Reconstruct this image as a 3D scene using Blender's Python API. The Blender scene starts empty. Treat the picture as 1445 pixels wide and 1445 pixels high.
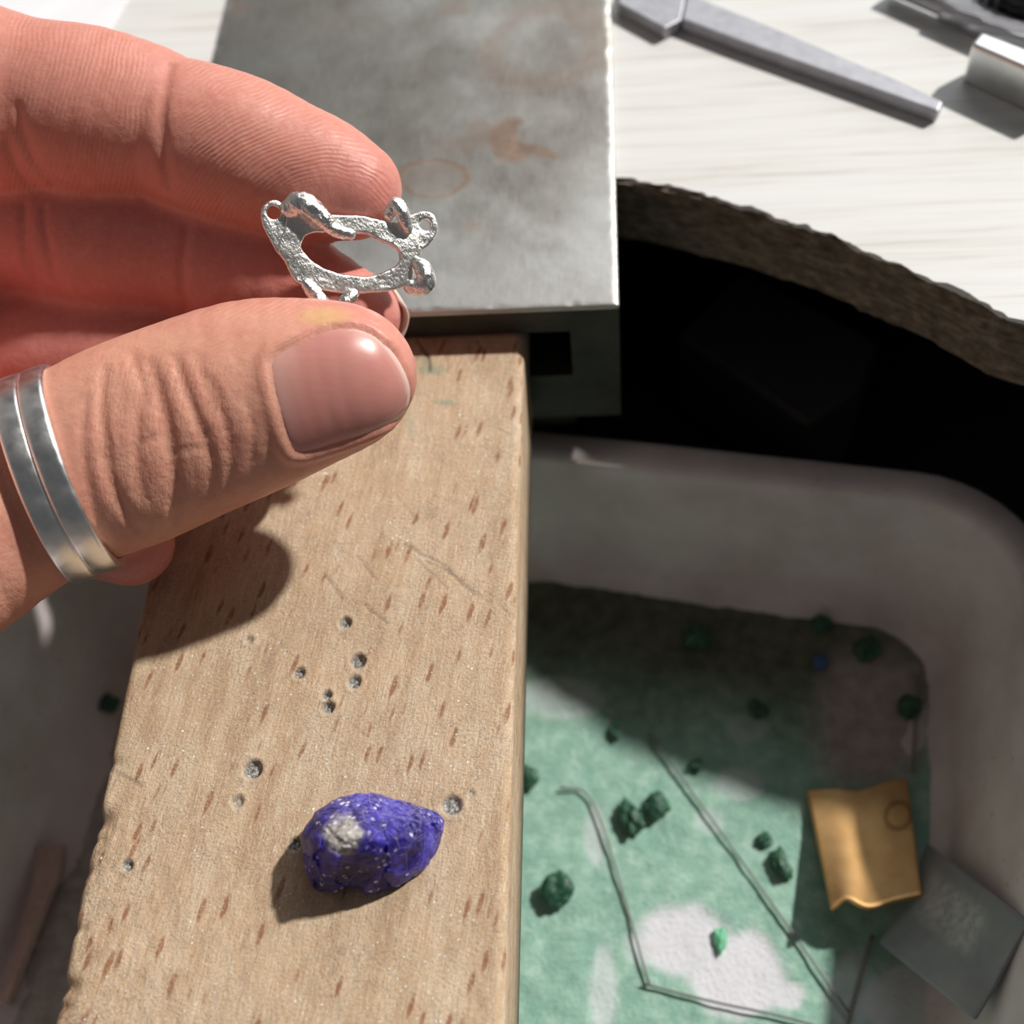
import bpy, bmesh, math, random
import numpy as np
from mathutils import Matrix, Vector

# ------------------------------------------------------------------ camera
F = 1700.0                      # focal length in pixels of the 1445 px frame
HC = 135.6                      # camera height above the bench pin, mm
MM = 0.001
_Y = np.array([85, -2692, 1700.]); _Y /= np.linalg.norm(_Y)
_X = np.array([1, -.0234, -.087]); _X -= _Y * _X.dot(_Y); _X /= np.linalg.norm(_X)
RC = np.stack([_X, _Y, np.cross(_X, _Y)], 1)          # world -> camera (right, down, forward)
CAM = np.array([0, 0, HC])

scene = bpy.context.scene
cd = bpy.data.cameras.new('camera')
cam = bpy.data.objects.new('camera', cd)
scene.collection.objects.link(cam)
scene.camera = cam
cd.sensor_width = 36; cd.lens = 36 * F / 1445; cd.clip_start = .005; cd.clip_end = 50
mw = Matrix.Identity(4)
for i in range(3):
    mw[i][0] = RC[0, i]; mw[i][1] = -RC[1, i]; mw[i][2] = -RC[2, i]; mw[i][3] = CAM[i] * MM
cam.matrix_world = mw
cd.dof.use_dof = True; cd.dof.focus_distance = .145; cd.dof.aperture_fstop = cd.lens / 2.5

# ------------------------------------------------------------------ light
world = bpy.data.worlds.new('room'); scene.world = world
world.use_nodes = True
bg = world.node_tree.nodes['Background']
bg.inputs[0].default_value = (.90, .95, 1, 1); bg.inputs[1].default_value = .08
def aim(o, d):
    o.rotation_euler = Vector(d).to_track_quat('Z', 'Y').to_euler()
SUN = (.86, .56, 1.0)           # direction towards the sun
sl = bpy.data.lights.new('sun', 'SUN'); sl.energy = 4.4; sl.angle = .045; sl.color = (1, .965, .91)
so = bpy.data.objects.new('sun', sl); scene.collection.objects.link(so); aim(so, SUN)
wl = bpy.data.lights.new('added_fill', 'AREA'); wl.shape = 'RECTANGLE'; wl.size = 1.5; wl.size_y = 1.1
wl.energy = 9.0; wl.color = (.93, .965, 1)  # soft panel added out of view for metal highlights and fill
wo = bpy.data.objects.new('added_fill', wl); scene.collection.objects.link(wo)
wo.location = (.45, 1.45, 1.0); aim(wo, (.45, 1.35, .95))
vs = scene.view_settings
vs.view_transform = 'Standard'; vs.look = 'None'; vs.gamma = 1; vs.exposure = 0; vs.use_curve_mapping = False

# ------------------------------------------------------------------ helpers
rng = np.random.default_rng(7)
def ray(px, py):
    return RC.T @ np.array([(px - 722.5) / F, (py - 722.5) / F, 1])
def onz(px, py, z):
    d = ray(px, py); return CAM + d * ((z - HC) / d[2])
def cpt(px, py, d):             # camera space mm
    return np.array([(px - 722.5) / F * d, (py - 722.5) / F * d, d])
def c2w(p): return np.asarray(p) @ RC + CAM
def w2px(p):
    c = (np.asarray(p) - CAM) @ RC.T
    return c[..., 0] / c[..., 2] * F + 722.5, c[..., 1] / c[..., 2] * F + 722.5
def c2px(c): return c[..., 0] / c[..., 2] * F + 722.5, c[..., 1] / c[..., 2] * F + 722.5

def hsh(ix, iy, iz, seed):
    h = (ix.astype(np.int64) * 374761393 + iy.astype(np.int64) * 668265263 + iz.astype(np.int64) * 2147483647 + seed * 1274126177) & 0xffffffff
    h = ((h ^ (h >> 13)) * 1274126177) & 0xffffffff
    h = ((h ^ (h >> 16)) * 2246822519) & 0xffffffff
    return ((h ^ (h >> 15)) & 0xffffff) / float(0xffffff)
def vnoise(x, y, z=None, seed=0):
    x = np.asarray(x, float); y = np.asarray(y, float)
    z = np.zeros_like(x) if z is None else np.asarray(z, float)
    ix, iy, iz = np.floor(x), np.floor(y), np.floor(z)
    fx, fy, fz = x - ix, y - iy, z - iz
    fx, fy, fz = [t * t * (3 - 2 * t) for t in (fx, fy, fz)]
    r = 0
    for a in (0, 1):
        for b in (0, 1):
            for c in (0, 1):
                w = (fx if a else 1 - fx) * (fy if b else 1 - fy) * (fz if c else 1 - fz)
                r = r + w * hsh(ix + a, iy + b, iz + c, seed)
    return r * 2 - 1
def fbm(x, y, z=None, o=4, seed=0):
    r = 0; a = 1; t = 0
    z = np.zeros_like(np.asarray(x, float)) if z is None else z
    for i in range(o):
        s = 2.03 ** i
        r = r + a * vnoise(x * s + i * 17.3, y * s - i * 9.1, z * s + i * 4.7, seed + i); t += a; a *= .5
    return r / t
def sstep(a, b, x):
    t = np.clip((x - a) / (b - a), 0, 1); return t * t * (3 - 2 * t)

def mk(name, v, faces, mat, parent=None, origin=(0, 0, 0), smooth=True, attrs=None):
    me = bpy.data.meshes.new(name)
    v = (np.asarray(v, float) - np.asarray(origin, float)) * MM
    if isinstance(faces, np.ndarray):
        n, k = faces.shape
        me.vertices.add(len(v)); me.vertices.foreach_set('co', v.astype(np.float32).ravel())
        me.loops.add(n * k); me.loops.foreach_set('vertex_index', faces.astype(np.int32).ravel())
        me.polygons.add(n); me.polygons.foreach_set('loop_start', np.arange(0, n * k, k, dtype=np.int32))
        me.update(calc_edges=True); me.validate()
    else:
        me.from_pydata(v.tolist(), [], faces); me.update()
    me.polygons.foreach_set('use_smooth', np.full(len(me.polygons), smooth))
    for k, a in (attrs or {}).items():
        at = me.attributes.new(k, 'FLOAT', 'POINT'); at.data.foreach_set('value', np.asarray(a, np.float32).ravel())
    me.materials.append(mat)
    o = bpy.data.objects.new(name, me); scene.collection.objects.link(o)
    if parent is not None: o.parent = parent
    else: o.location = Vector(origin) * MM
    return o
def tag(o, label=None, cat=None, group=None, kind=None):
    if label: o['label'] = label
    if cat: o['category'] = cat
    if group: o['group'] = group
    if kind: o['kind'] = kind
    return o
def empty(name, origin):
    o = bpy.data.objects.new(name, None); scene.collection.objects.link(o)
    o.location = Vector(origin) * MM; o.empty_display_size = .01; return o
def recalc(o):
    bm = bmesh.new(); bm.from_mesh(o.data); bmesh.ops.recalc_face_normals(bm, faces=bm.faces); bm.to_mesh(o.data); bm.free()
def bevel(o, w, seg=2, ang=35):
    m = o.modifiers.new('bevel', 'BEVEL'); m.width = w * MM; m.segments = seg; m.limit_method = 'ANGLE'; m.angle_limit = math.radians(ang)
def prism(name, poly, z0, z1, mat, parent=None, origin=(0, 0, 0), bev=0, smooth=False):
    n = len(poly); v = [(p[0], p[1], z0) for p in poly] + [(p[0], p[1], z1) for p in poly]
    f = [list(range(n))[::-1], list(range(n, 2 * n))] + [[i, (i + 1) % n, n + (i + 1) % n, n + i] for i in range(n)]
    o = mk(name, v, f, mat, parent, origin, smooth); recalc(o)
    if bev: bevel(o, bev)
    return o
def box(name, lo, hi, mat, parent=None, origin=(0, 0, 0), bev=0):
    return prism(name, [(lo[0], lo[1]), (hi[0], lo[1]), (hi[0], hi[1]), (lo[0], hi[1])], lo[2], hi[2], mat, parent, origin, bev)
def tube(name, pts, r, mat, parent=None, origin=(0, 0, 0), seg=10, attrs=None):
    pts = np.asarray(pts, float); n = len(pts); r = np.broadcast_to(r, (n,))
    v = []; up = np.array([.13, .21, .97])
    for i in range(n):
        t = pts[min(i + 1, n - 1)] - pts[max(i - 1, 0)]; t /= np.linalg.norm(t)
        a = np.cross(t, up); a /= np.linalg.norm(a); b = np.cross(a, t)
        for k in range(seg):
            q = 2 * math.pi * k / seg; v.append(pts[i] + r[i] * (a * math.cos(q) + b * math.sin(q)))
    f = [[i * seg + k, i * seg + (k + 1) % seg, (i + 1) * seg + (k + 1) % seg, (i + 1) * seg + k] for i in range(n - 1) for k in range(seg)]
    f += [list(range(seg)), list(range((n - 1) * seg, n * seg))[::-1]]
    o = mk(name, v, f, mat, parent, origin); recalc(o); return o

# ---- implicit surfaces
def snets(Fv, xs, ys, zs):
    s = Fv < 0
    nx, ny, nz = Fv.shape
    cnt = np.zeros((nx - 1, ny - 1, nz - 1), np.int8)
    for a in (0, 1):
        for b in (0, 1):
            for c in (0, 1):
                cnt += s[a:nx - 1 + a, b:ny - 1 + b, c:nz - 1 + c]
    I, J, K = np.nonzero((cnt > 0) & (cnt < 8))
    idx = np.full(cnt.shape, -1, np.int32); idx[I, J, K] = np.arange(len(I))
    acc = np.zeros((len(I), 3)); num = np.zeros(len(I))
    C = [(a, b, c) for a in (0, 1) for b in (0, 1) for c in (0, 1)]
    for p in C:
        for ax in range(3):
            if p[ax]: continue
            q = list(p); q[ax] = 1
            fa = Fv[I + p[0], J + p[1], K + p[2]]; fb = Fv[I + q[0], J + q[1], K + q[2]]
            m = (fa < 0) != (fb < 0)
            t = np.where(m, fa / np.where(m, fa - fb, 1), 0)
            pos = np.tile(np.array(p, float), (len(I), 1)); pos[:, ax] = t
            acc += pos * m[:, None]; num += m
    g = np.stack([I, J, K], 1) + acc / num[:, None]
    V = np.stack([np.interp(g[:, 0], np.arange(nx), xs), np.interp(g[:, 1], np.arange(ny), ys), np.interp(g[:, 2], np.arange(nz), zs)], 1)
    Q = []
    a, b = s[:-1, 1:-1, 1:-1], s[1:, 1:-1, 1:-1]
    i, j, k = np.nonzero(a != b); fl = a[i, j, k]; j = j + 1; k = k + 1
    q = np.stack([idx[i, j - 1, k - 1], idx[i, j, k - 1], idx[i, j, k], idx[i, j - 1, k]], 1); q[~fl] = q[~fl][:, ::-1]; Q.append(q)
    a, b = s[1:-1, :-1, 1:-1], s[1:-1, 1:, 1:-1]
    i, j, k = np.nonzero(a != b); fl = a[i, j, k]; i = i + 1; k = k + 1
    q = np.stack([idx[i - 1, j, k - 1], idx[i - 1, j, k], idx[i, j, k], idx[i, j, k - 1]], 1); q[~fl] = q[~fl][:, ::-1]; Q.append(q)
    a, b = s[1:-1, 1:-1, :-1], s[1:-1, 1:-1, 1:]
    i, j, k = np.nonzero(a != b); fl = a[i, j, k]; i = i + 1; j = j + 1
    q = np.stack([idx[i - 1, j - 1, k], idx[i, j - 1, k], idx[i, j, k], idx[i - 1, j, k]], 1); q[~fl] = q[~fl][:, ::-1]; Q.append(q)
    return V, np.concatenate(Q)
def smin(a, b, k):
    h = np.clip(.5 + .5 * (b - a) / k, 0, 1); return b + (a - b) * h - k * h * (1 - h)
def smax(a, b, k): return -smin(-a, -b, k)
def chain_sdf(P, pts, az=1.0, k=0):
    """pts rows x,y,z,r ; P (...,3)"""
    sc = np.array([1, 1, 1 / az], np.float32); Q = P * sc; d = None
    for a, b in zip(pts[:-1], pts[1:]):
        A = (a[:3] * sc).astype(np.float32); B = (b[:3] * sc).astype(np.float32); ab = B - A; L = float(ab @ ab)
        w = Q - A
        t = np.clip((w @ ab) / L, 0, 1)
        e = np.sqrt(((w - t[..., None] * ab) ** 2).sum(-1)) - (a[3] + t * (b[3] - a[3]))
        d = e if d is None else (np.minimum(d, e) if not k else smin(d, e, k))
    return d
def catmull(p, n=3):
    p = np.asarray(p, float); q = np.concatenate([[2 * p[0] - p[1]], p, [2 * p[-1] - p[-2]]]); out = []
    for i in range(1, len(q) - 2):
        for s in range(n):
            t = s / n
            out.append(.5 * (2 * q[i] + (q[i + 1] - q[i - 1]) * t + (2 * q[i - 1] - 5 * q[i] + 4 * q[i + 1] - q[i + 2]) * t * t + (3 * q[i] - q[i - 1] - 3 * q[i + 1] + q[i + 2]) * t ** 3))
    out.append(p[-1]); return np.array(out)
def closed_curve(p, n):
    p = np.asarray(p, float); m = len(p); q = np.concatenate([p[-1:], p, p[:2]]); out = []
    for i in range(1, m + 1):
        for s in range(n):
            t = s / n
            out.append(.5 * (2 * q[i] + (q[i + 1] - q[i - 1]) * t + (2 * q[i - 1] - 5 * q[i] + 4 * q[i + 1] - q[i + 2]) * t * t + (3 * q[i] - q[i - 1] - 3 * q[i + 1] + q[i + 2]) * t ** 3))
    return np.array(out)
def poly_sdf(X, Y, poly):
    d = np.full(X.shape, 1e9); s = np.ones(X.shape)
    n = len(poly)
    for i in range(n):
        a = poly[i]; b = poly[i - 1]; e = b - a; wx = X - a[0]; wy = Y - a[1]
        t = np.clip((wx * e[0] + wy * e[1]) / (e @ e), 0, 1)
        d = np.minimum(d, (wx - e[0] * t) ** 2 + (wy - e[1] * t) ** 2)
        c1 = Y >= a[1]; c2 = Y < b[1]; c3 = e[0] * wy > e[1] * wx
        fl = (c1 & c2 & c3) | (~c1 & ~c2 & ~c3); s = np.where(fl, -s, s)
    return s * np.sqrt(d)
def seg_dist(X, Y, pts):
    d = np.full(np.shape(X), 1e9)
    for a, b in zip(pts[:-1], pts[1:]):
        ex, ey = b[0] - a[0], b[1] - a[1]; t = np.clip(((X - a[0]) * ex + (Y - a[1]) * ey) / (ex * ex + ey * ey + 1e-9), 0, 1)
        d = np.minimum(d, np.hypot(X - a[0] - ex * t, Y - a[1] - ey * t))
    return d

# ---- materials
class G:
    def __init__(s, name, **kw):
        s.m = bpy.data.materials.new(name); s.m.use_nodes = True; s.t = s.m.node_tree
        s.b = s.t.nodes['Principled BSDF']; s._co = None
        for k, v in kw.items(): s.set(s.b.inputs[k.replace('_', ' ')], v)
    def set(s, sock, v):
        if isinstance(v, bpy.types.NodeSocket): s.t.links.new(v, sock)
        elif isinstance(v, (tuple, list)):
            sock.default_value = tuple(v) + ((1,) if len(v) == 3 and sock.type == 'RGBA' else ())
        else: sock.default_value = v
    def p(s, k, v): s.set(s.b.inputs[k], v)
    def n(s, typ, ins=None, out=0, **props):
        nd = s.t.nodes.new(typ)
        for k, v in props.items(): setattr(nd, k, v)
        for k, v in (ins or {}).items(): s.set(nd.inputs[k], v)
        return nd.outputs[out]
    def co(s):
        if s._co is None:
            c = s.n('ShaderNodeTexCoord', out='Object')
            s._co = s.n('ShaderNodeVectorMath', {0: c, 1: (1000, 1000, 1000)}, operation='MULTIPLY')
        return s._co
    def mp(s, scale=(1, 1, 1), rot=(0, 0, 0), loc=(0, 0, 0)):
        v = s.n('ShaderNodeMapping', {'Vector': s.co(), 'Rotation': rot}) if any(rot) else s.co()
        return s.n('ShaderNodeMapping', {'Vector': v, 'Scale': scale, 'Location': loc})
    def noise(s, sc, v=None, d=3, r=.55, dist=0): return s.n('ShaderNodeTexNoise', {'Vector': v or s.co(), 'Scale': sc, 'Detail': d, 'Roughness': r, 'Distortion': dist})
    def voro(s, sc, v=None, out='Distance', feature='F1', rnd=1): return s.n('ShaderNodeTexVoronoi', {'Vector': v or s.co(), 'Scale': sc, 'Randomness': rnd}, out=out, feature=feature)
    def ma(s, op, a, b=0.0, c=None):
        ins = {0: a, 1: b}
        if c is not None: ins[2] = c
        return s.n('ShaderNodeMath', ins, operation=op)
    def mr(s, v, a, b, c=0.0, d=1.0): return s.n('ShaderNodeMapRange', {'Value': v, 'From Min': a, 'From Max': b, 'To Min': c, 'To Max': d})
    def mix(s, f, a, b, mode='MIX'):
        nd = s.t.nodes.new('ShaderNodeMix'); nd.data_type = 'RGBA'; nd.blend_type = mode
        s.set(nd.inputs[0], f); s.set(nd.inputs[6], a); s.set(nd.inputs[7], b); return nd.outputs[2]
    def ramp(s, f, *st):
        nd = s.t.nodes.new('ShaderNodeValToRGB'); s.set(nd.inputs[0], f); e = nd.color_ramp.elements
        while len(e) < len(st): e.new(.5)
        for q, (p_, c) in zip(e, st): q.position = p_; q.color = tuple(c) + (1,)
        return nd.outputs[0]
    def at(s, name): return s.n('ShaderNodeAttribute', out='Fac', attribute_name=name)
    def bump(s, h, strength=.5, dist=.1, nrm=None):
        ins = {'Height': h, 'Strength': strength, 'Distance': dist * MM}
        if nrm is not None: ins['Normal'] = nrm
        return s.n('ShaderNodeBump', ins)

def simple(name, col, rough=.5, metal=0, var=.12, nsc=.6, bump=.2, bd=.15):
    g = G(name, Roughness=rough, Metallic=metal)
    nz = g.noise(nsc, d=5)
    g.p('Base Color', g.mix(g.mr(nz, .3, .7), tuple(c * (1 - var) for c in col), tuple(min(1, c * (1 + var)) for c in col)))
    if bump: g.p('Normal', g.bump(g.noise(nsc * 4, d=4), bump, bd))
    return g.m

# =================================================================== setting
ZB = 5.0                       # bench surface
ZF = -60.0                     # tray floor
dark = simple('shade-black board', (.018, .014, .013), .85)  # near-black colour paints in the darkness under the bench
m_floor = simple('dark floor boards', (.03, .024, .02), .85)
o = box('floor', (-1200, -1200, -705), (1500, 1600, -700), m_floor); tag(o, kind='structure')
m_wall = simple('grey painted wall', (.22, .21, .205), .9, 0, .04, .01, 0)
o = box('wall_left', (-1210, -1200, -700), (-1200, 1600, 1700), m_wall); tag(o, kind='structure')

# ---- workbench: laminate on chipboard with a round cut-out
g = G('white wood-look laminate', Roughness=.55)
v1 = g.mp((.035, .9, 1)); v2 = g.mp((.012, .22, 1))
grain = g.noise(1, v1, 5, .62, .4); band = g.noise(1, v2, 3)
c = g.ramp(grain, (.30, (.50, .465, .42)), (.47, (.655, .64, .61)), (.62, (.70, .695, .675)))
c = g.mix(g.mr(band, .35, .7), c, (.71, .71, .70))
g.p('Base Color', c); g.p('Normal', g.bump(grain, .15, .15)); m_lam = g.m
g = G('raw chipboard edge', Roughness=.9)
n1 = g.noise(.35, g.mp((1, 1, 2.2)), 6, .65)
c = g.ramp(n1, (.32, (.075, .05, .036)), (.5, (.17, .125, .09)), (.7, (.30, .235, .175)))
g.p('Base Color', c); g.p('Normal', g.bump(g.noise(1.1, d=5), .7, .6)); m_chip = g.m
CX, CY, CR = -33., 23.5, 124.5
a0 = math.asin(89.0 / CR)       # round cut-out in the middle, unseen flanks flared to let sun into the tray
ang = np.linspace(a0, math.pi - a0, 420)
mid = np.stack([CX + CR * np.cos(ang), CY + CR * np.sin(ang)], 1)
fx = np.linspace(0, 1, 130)[:-1, None]
arc = np.concatenate([np.array([[400, mid[0, 1] - .45 * (400 - mid[0, 0])]]) * (1 - fx) + mid[:1] * fx, mid, (mid[-1:] * (1 - fx) + np.array([[-420, mid[-1, 1] - .55 * (420 + mid[-1, 0])]]) * fx)[1:]])
arcl = np.concatenate([[0], np.cumsum(np.linalg.norm(np.diff(arc, axis=0), axis=1))])
tng = np.gradient(arc, axis=0); tng /= np.linalg.norm(tng, axis=1)[:, None]; arcn = np.stack([tng[:, 1], -tng[:, 0]], 1)
outer = np.array([(-420, arc[-1, 1]), (-420, 420), (420, 420), (420, arc[0, 1])])
bench = empty('workbench', (0, 200, ZB))
def slab(name, off, z0, z1, mat, nz, amp, seed):
    nr = arcn
    rows = []
    for i in range(nz + 1):
        z = z1 + (z0 - z1) * i / nz
        s = arcl
        dlt = off + amp * fbm(s * .45, np.full_like(s, z * .5), o=4, seed=seed) + amp * .8 * fbm(s * .06, np.full_like(s, z * .1), o=2, seed=seed + 9)
        rows.append(np.concatenate([np.column_stack([arc + nr * dlt[:, None], np.full(len(s), z)]), np.column_stack([outer, np.full(4, z)])]))
    n = len(rows[0]); v = np.concatenate(rows)
    f = [[r * n + i, r * n + (i + 1) % n, (r + 1) * n + (i + 1) % n, (r + 1) * n + i] for r in range(nz) for i in range(n)]
    f += [list(range(n)), list(range(nz * n, nz * n + n))[::-1]]
    o = mk(name, v, f, mat, bench, (0, 200, ZB), False); recalc(o); return o
slab('laminate', .25, ZB - .7, ZB, m_lam, 1, 1.2, 3)
slab('chipboard', .35, ZB - 12.5, ZB - .7, m_chip, 9, .7, 8)
tag(bench, 'white wood-look workbench with ragged brown curved front edge', 'workbench')
shelf = empty('bench_cabinet', (0, 200, -80))
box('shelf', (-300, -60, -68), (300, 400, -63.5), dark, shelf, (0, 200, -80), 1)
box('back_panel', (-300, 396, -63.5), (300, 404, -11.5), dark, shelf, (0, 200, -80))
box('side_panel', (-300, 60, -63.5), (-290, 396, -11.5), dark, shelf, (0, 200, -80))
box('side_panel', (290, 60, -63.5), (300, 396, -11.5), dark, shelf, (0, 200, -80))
tag(shelf, 'open cabinet under the white bench, shade painted in as near-black', 'cabinet')

# ---- steel bench block with the slot that takes the pin
BX0, BX1, BY0, BY1, BZ0, BZ1 = -68.2, 1.0, 116.7, 203., -20., 6.0
SX0, SX1, SZ0, SZ1 = -66., -6.2, -9.5, .7
blk = empty('steel_bench_block', (-33, 160, BZ0))
g = G('worn brushed steel', Metallic=1)
st = g.at('stain'); rim = g.at('worn')
br = g.noise(1, g.mp((5.5, .22, 1)), 4, .6); cl = g.noise(.055, d=5, r=.6); mo = g.noise(.35, d=5, r=.65)
c = g.ramp(cl, (.32, (.17, .15, .128)), (.5, (.30, .28, .25)), (.68, (.44, .42, .385)))
c = g.mix(g.mr(mo, .35, .7, 0, .3), c, (.30, .28, .25))
c = g.mix(g.mr(br, .3, .75, 0, .35), c, (.54, .53, .50))
c = g.mix(g.ma('MULTIPLY', st, .8), c, g.ramp(mo, (.3, (.20, .125, .09)), (.7, (.34, .23, .17))))
c = g.mix(rim, c, (.82, .81, .78))
g.p('Base Color', c)
g.p('Roughness', g.ma('ADD', g.mr(cl, .3, .7, .52, .40), g.ma('MULTIPLY', st, .2)))
g.p('Normal', g.bump(br, .12, .12, g.bump(g.noise(.5, d=4), .12, .4))); m_steel = g.m
# top plate as a dense sheet: holds stain and wear fields
xs = np.linspace(BX0, BX1, 190); ys = np.linspace(BY0, BY1, 230)
X, Y = np.meshgrid(xs, ys, indexing='ij')
PX, PY = w2px(np.stack([X, Y, np.full_like(X, BZ1)], -1))
nn = fbm(X * .35, Y * .35, o=4, seed=5)
def ell(cx, cy, rx, ry, rot=0):
    a = math.radians(rot); dx, dy = PX - cx, PY - cy
    return np.hypot((dx * math.cos(a) + dy * math.sin(a)) / rx, (-dx * math.sin(a) + dy * math.cos(a)) / ry) + .16 * nn
stain = np.zeros_like(X)
def add(v): 
    global stain; stain = np.maximum(stain, np.clip(v, 0, 1))
e = ell(612, 251, 50, 27, -4); add(.95 * np.exp(-((e - .98) / .09) ** 2) + .28 * (e < 1))
e = ell(722, 197, 36, 31, 10); e2 = ell(752, 188, 26, 20); add(.9 * sstep(1.1, .8, e) * sstep(.7, 1.05, e2))
e = ell(760, 213, 38, 8, 18); add(.75 * sstep(1.2, .6, e))
e = ell(676, 188, 24, 24); add(.45 * sstep(1.2, .5, e)); e = ell(640, 205, 40, 18); add(.25 * sstep(1.3, .4, e))
e = ell(655, 211, 9, 6); add(.6 * sstep(1.2, .6, e)); e = ell(668, 320, 14, 9); add(.6 * sstep(1.3, .4, e))
e = ell(770, 65, 78, 52, -15); add(.40 * np.exp(-((e - 1) / .28) ** 2)); e = ell(640, 12, 26, 12); add(.4 * sstep(1.3, .4, e))
e = ell(335, 12, 30, 14); add(.5 * sstep(1.3, .3, e)); e = ell(480, 30, 120, 30); add(.12 * sstep(1.3, .3, e))
ed = np.minimum(np.minimum(X - BX0, BX1 - X), np.minimum(Y - BY0, BY1 - Y))
worn = sstep(1.3, .2, ed + .6 * fbm(X * .8, Y * .8, o=3, seed=2)) * .55
worn = np.maximum(worn, .35 * sstep(30, 0, Y - BY0 + 10 * nn))
Z = BZ1 - .22 * sstep(.7, 0, ed) ** 1.5 + .04 * fbm(X * .2, Y * .2, o=2, seed=6)
Z = Z - .35 * np.clip(fbm(X * .55, Y * .55, o=3, seed=12), 0, 1) * sstep(1.2, 0, ed)
nxg, nyg = X.shape
v = np.stack([X, Y, Z], -1).reshape(-1, 3)
i, j = np.meshgrid(np.arange(nxg - 1), np.arange(nyg - 1), indexing='ij')
f = np.stack([i * nyg + j, (i + 1) * nyg + j, (i + 1) * nyg + j + 1, i * nyg + j + 1], -1).reshape(-1, 4)
per = [a * nyg for a in range(nxg)] + [(nxg - 1) * nyg + b for b in range(1, nyg)] + [a * nyg + nyg - 1 for a in range(nxg - 2, -1, -1)] + [b for b in range(nyg - 2, 0, -1)]
base = len(v); low = v[per].copy(); low[:, 2] = BZ1 - .9; v = np.concatenate([v, low])
n = len(per); kk = np.arange(n)
side = np.stack([np.array(per), base + kk, base + (kk + 1) % n, np.array(per)[(kk + 1) % n]], 1)
ex = np.zeros(n)
mk('top_plate', v, np.concatenate([f, side]), m_steel, blk, (-33, 160, BZ0), True,
   {'stain': np.concatenate([stain.ravel(), ex]), 'worn': np.concatenate([worn.ravel(), ex])})
g = G('dark body steel', Metallic=.3, Roughness=.55)  # block body and mount, much darker than the top plate
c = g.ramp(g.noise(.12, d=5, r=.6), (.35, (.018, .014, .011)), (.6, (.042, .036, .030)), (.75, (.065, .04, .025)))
g.p('Base Color', c); g.p('Normal', g.bump(g.noise(.8, d=4), .3, .3)); m_dark_steel = g.m
# body: ring of walls round the slot
Zt = BZ1 - .85
def quadbox(lo, hi): return lo, hi
bmv = []; bmf = []
def addbox(lo, hi):
    b = len(bmv)
    for z in (lo[2], hi[2]):
        bmv.extend([(lo[0], lo[1], z), (hi[0], lo[1], z), (hi[0], hi[1], z), (lo[0], hi[1], z)])
    bmf.extend([[b + 3, b + 2, b + 1, b], [b + 4, b + 5, b + 6, b + 7], [b, b + 1, b + 5, b + 4], [b + 1, b + 2, b + 6, b + 5], [b + 2, b + 3, b + 7, b + 6], [b + 3, b, b + 4, b + 7]])
addbox((BX0, BY0, SZ1), (BX1, BY1, Zt)); addbox((BX0, BY0, BZ0), (BX1, BY1, SZ0))
addbox((BX0, BY0, SZ0), (SX0, BY1, SZ1)); addbox((SX1, BY0, SZ0), (BX1, BY1, SZ1)); addbox((SX0, BY0 + 40, SZ0), (SX1, BY1, SZ1))
mk('body', bmv, bmf, m_dark_steel, blk, (-33, 160, BZ0), False)
box('mounting_plate', (-66, 122, -30), (-6, 150, BZ0), m_dark_steel, blk, (-33, 160, BZ0), .8)
tag(blk, 'grey steel bench block with rust stains behind the wooden pin', 'steel block')

# ---- bench pin: carved beech
PX0, PX1, PYN, PYF, PT = -62.6, -13.0, -6., 154., 17.
g = G('worn beech', Roughness=.62, IOR=1.45)
dust = g.at('dust'); rough_a = g.at('wear'); cr = g.at('crack'); gr = g.at('green')
v1 = g.mp((3.6, .22, 1), (0, 0, math.radians(7))); v2 = g.mp((.35, .05, 1), (0, 0, math.radians(7)))
fine = g.noise(1, v1, 6, .72); broad = g.noise(1, v2, 4); cloud = g.noise(.09, d=4, r=.6); speck = g.noise(2.6, d=4, r=.7)
c = g.ramp(broad, (.30, (.50, .335, .20)), (.5, (.655, .475, .305)), (.70, (.76, .60, .43)))
c = g.mix(g.mr(fine, .38, .66, 0, .62), c, (.45, .29, .18))
c = g.mix(g.mr(g.noise(1, g.mp((2.0, .5, 1), (0, 0, math.radians(7)), (31, 7, 0)), 5, .7), .50, .68, 0, .55), c, (.80, .68, .52))
c = g.mix(g.mr(g.noise(.45, d=5, r=.7), .52, .70, 0, .40), c, (.40, .29, .205))
c = g.mix(g.mr(cloud, .52, .72, 0, .5), c, (.74, .60, .42))
# medullary flecks
vf = g.mp((.75, .17, 1), (0, 0, math.radians(13)))
wob = g.n('ShaderNodeVectorMath', {0: vf, 1: g.n('ShaderNodeVectorMath', {0: g.n('ShaderNodeTexNoise', {'Vector': g.co(), 'Scale': .7, 'Detail': 2}, out='Color'), 1: (.28, .1, 0)}, operation='MULTIPLY')}, operation='ADD')
vd = g.voro(1, wob); vc = g.voro(1, wob, out='Color')
sep = g.n('ShaderNodeSeparateColor', {0: vc})
pick = g.mr(sep, .38, .46)
fl = g.ma('MULTIPLY', g.mr(g.ma('SUBTRACT', vd, g.ma('MULTIPLY', sep, .16)), .18, .03), pick)
fl = g.ma('MULTIPLY', g.ma('MINIMUM', g.ma('MAXIMUM', fl, 0.0), .85), g.mr(g.noise(1.3, d=4, r=.7), .30, .55, .35, 1.0))
c = g.mix(fl, c, (.29, .10, .038))
c = g.mix(g.mr(g.noise(1, g.mp((5.5, 1.6, 1), (0, 0, math.radians(7))), 4, .75), .56, .72, 0, .55), c, (.30, .20, .13))
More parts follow.
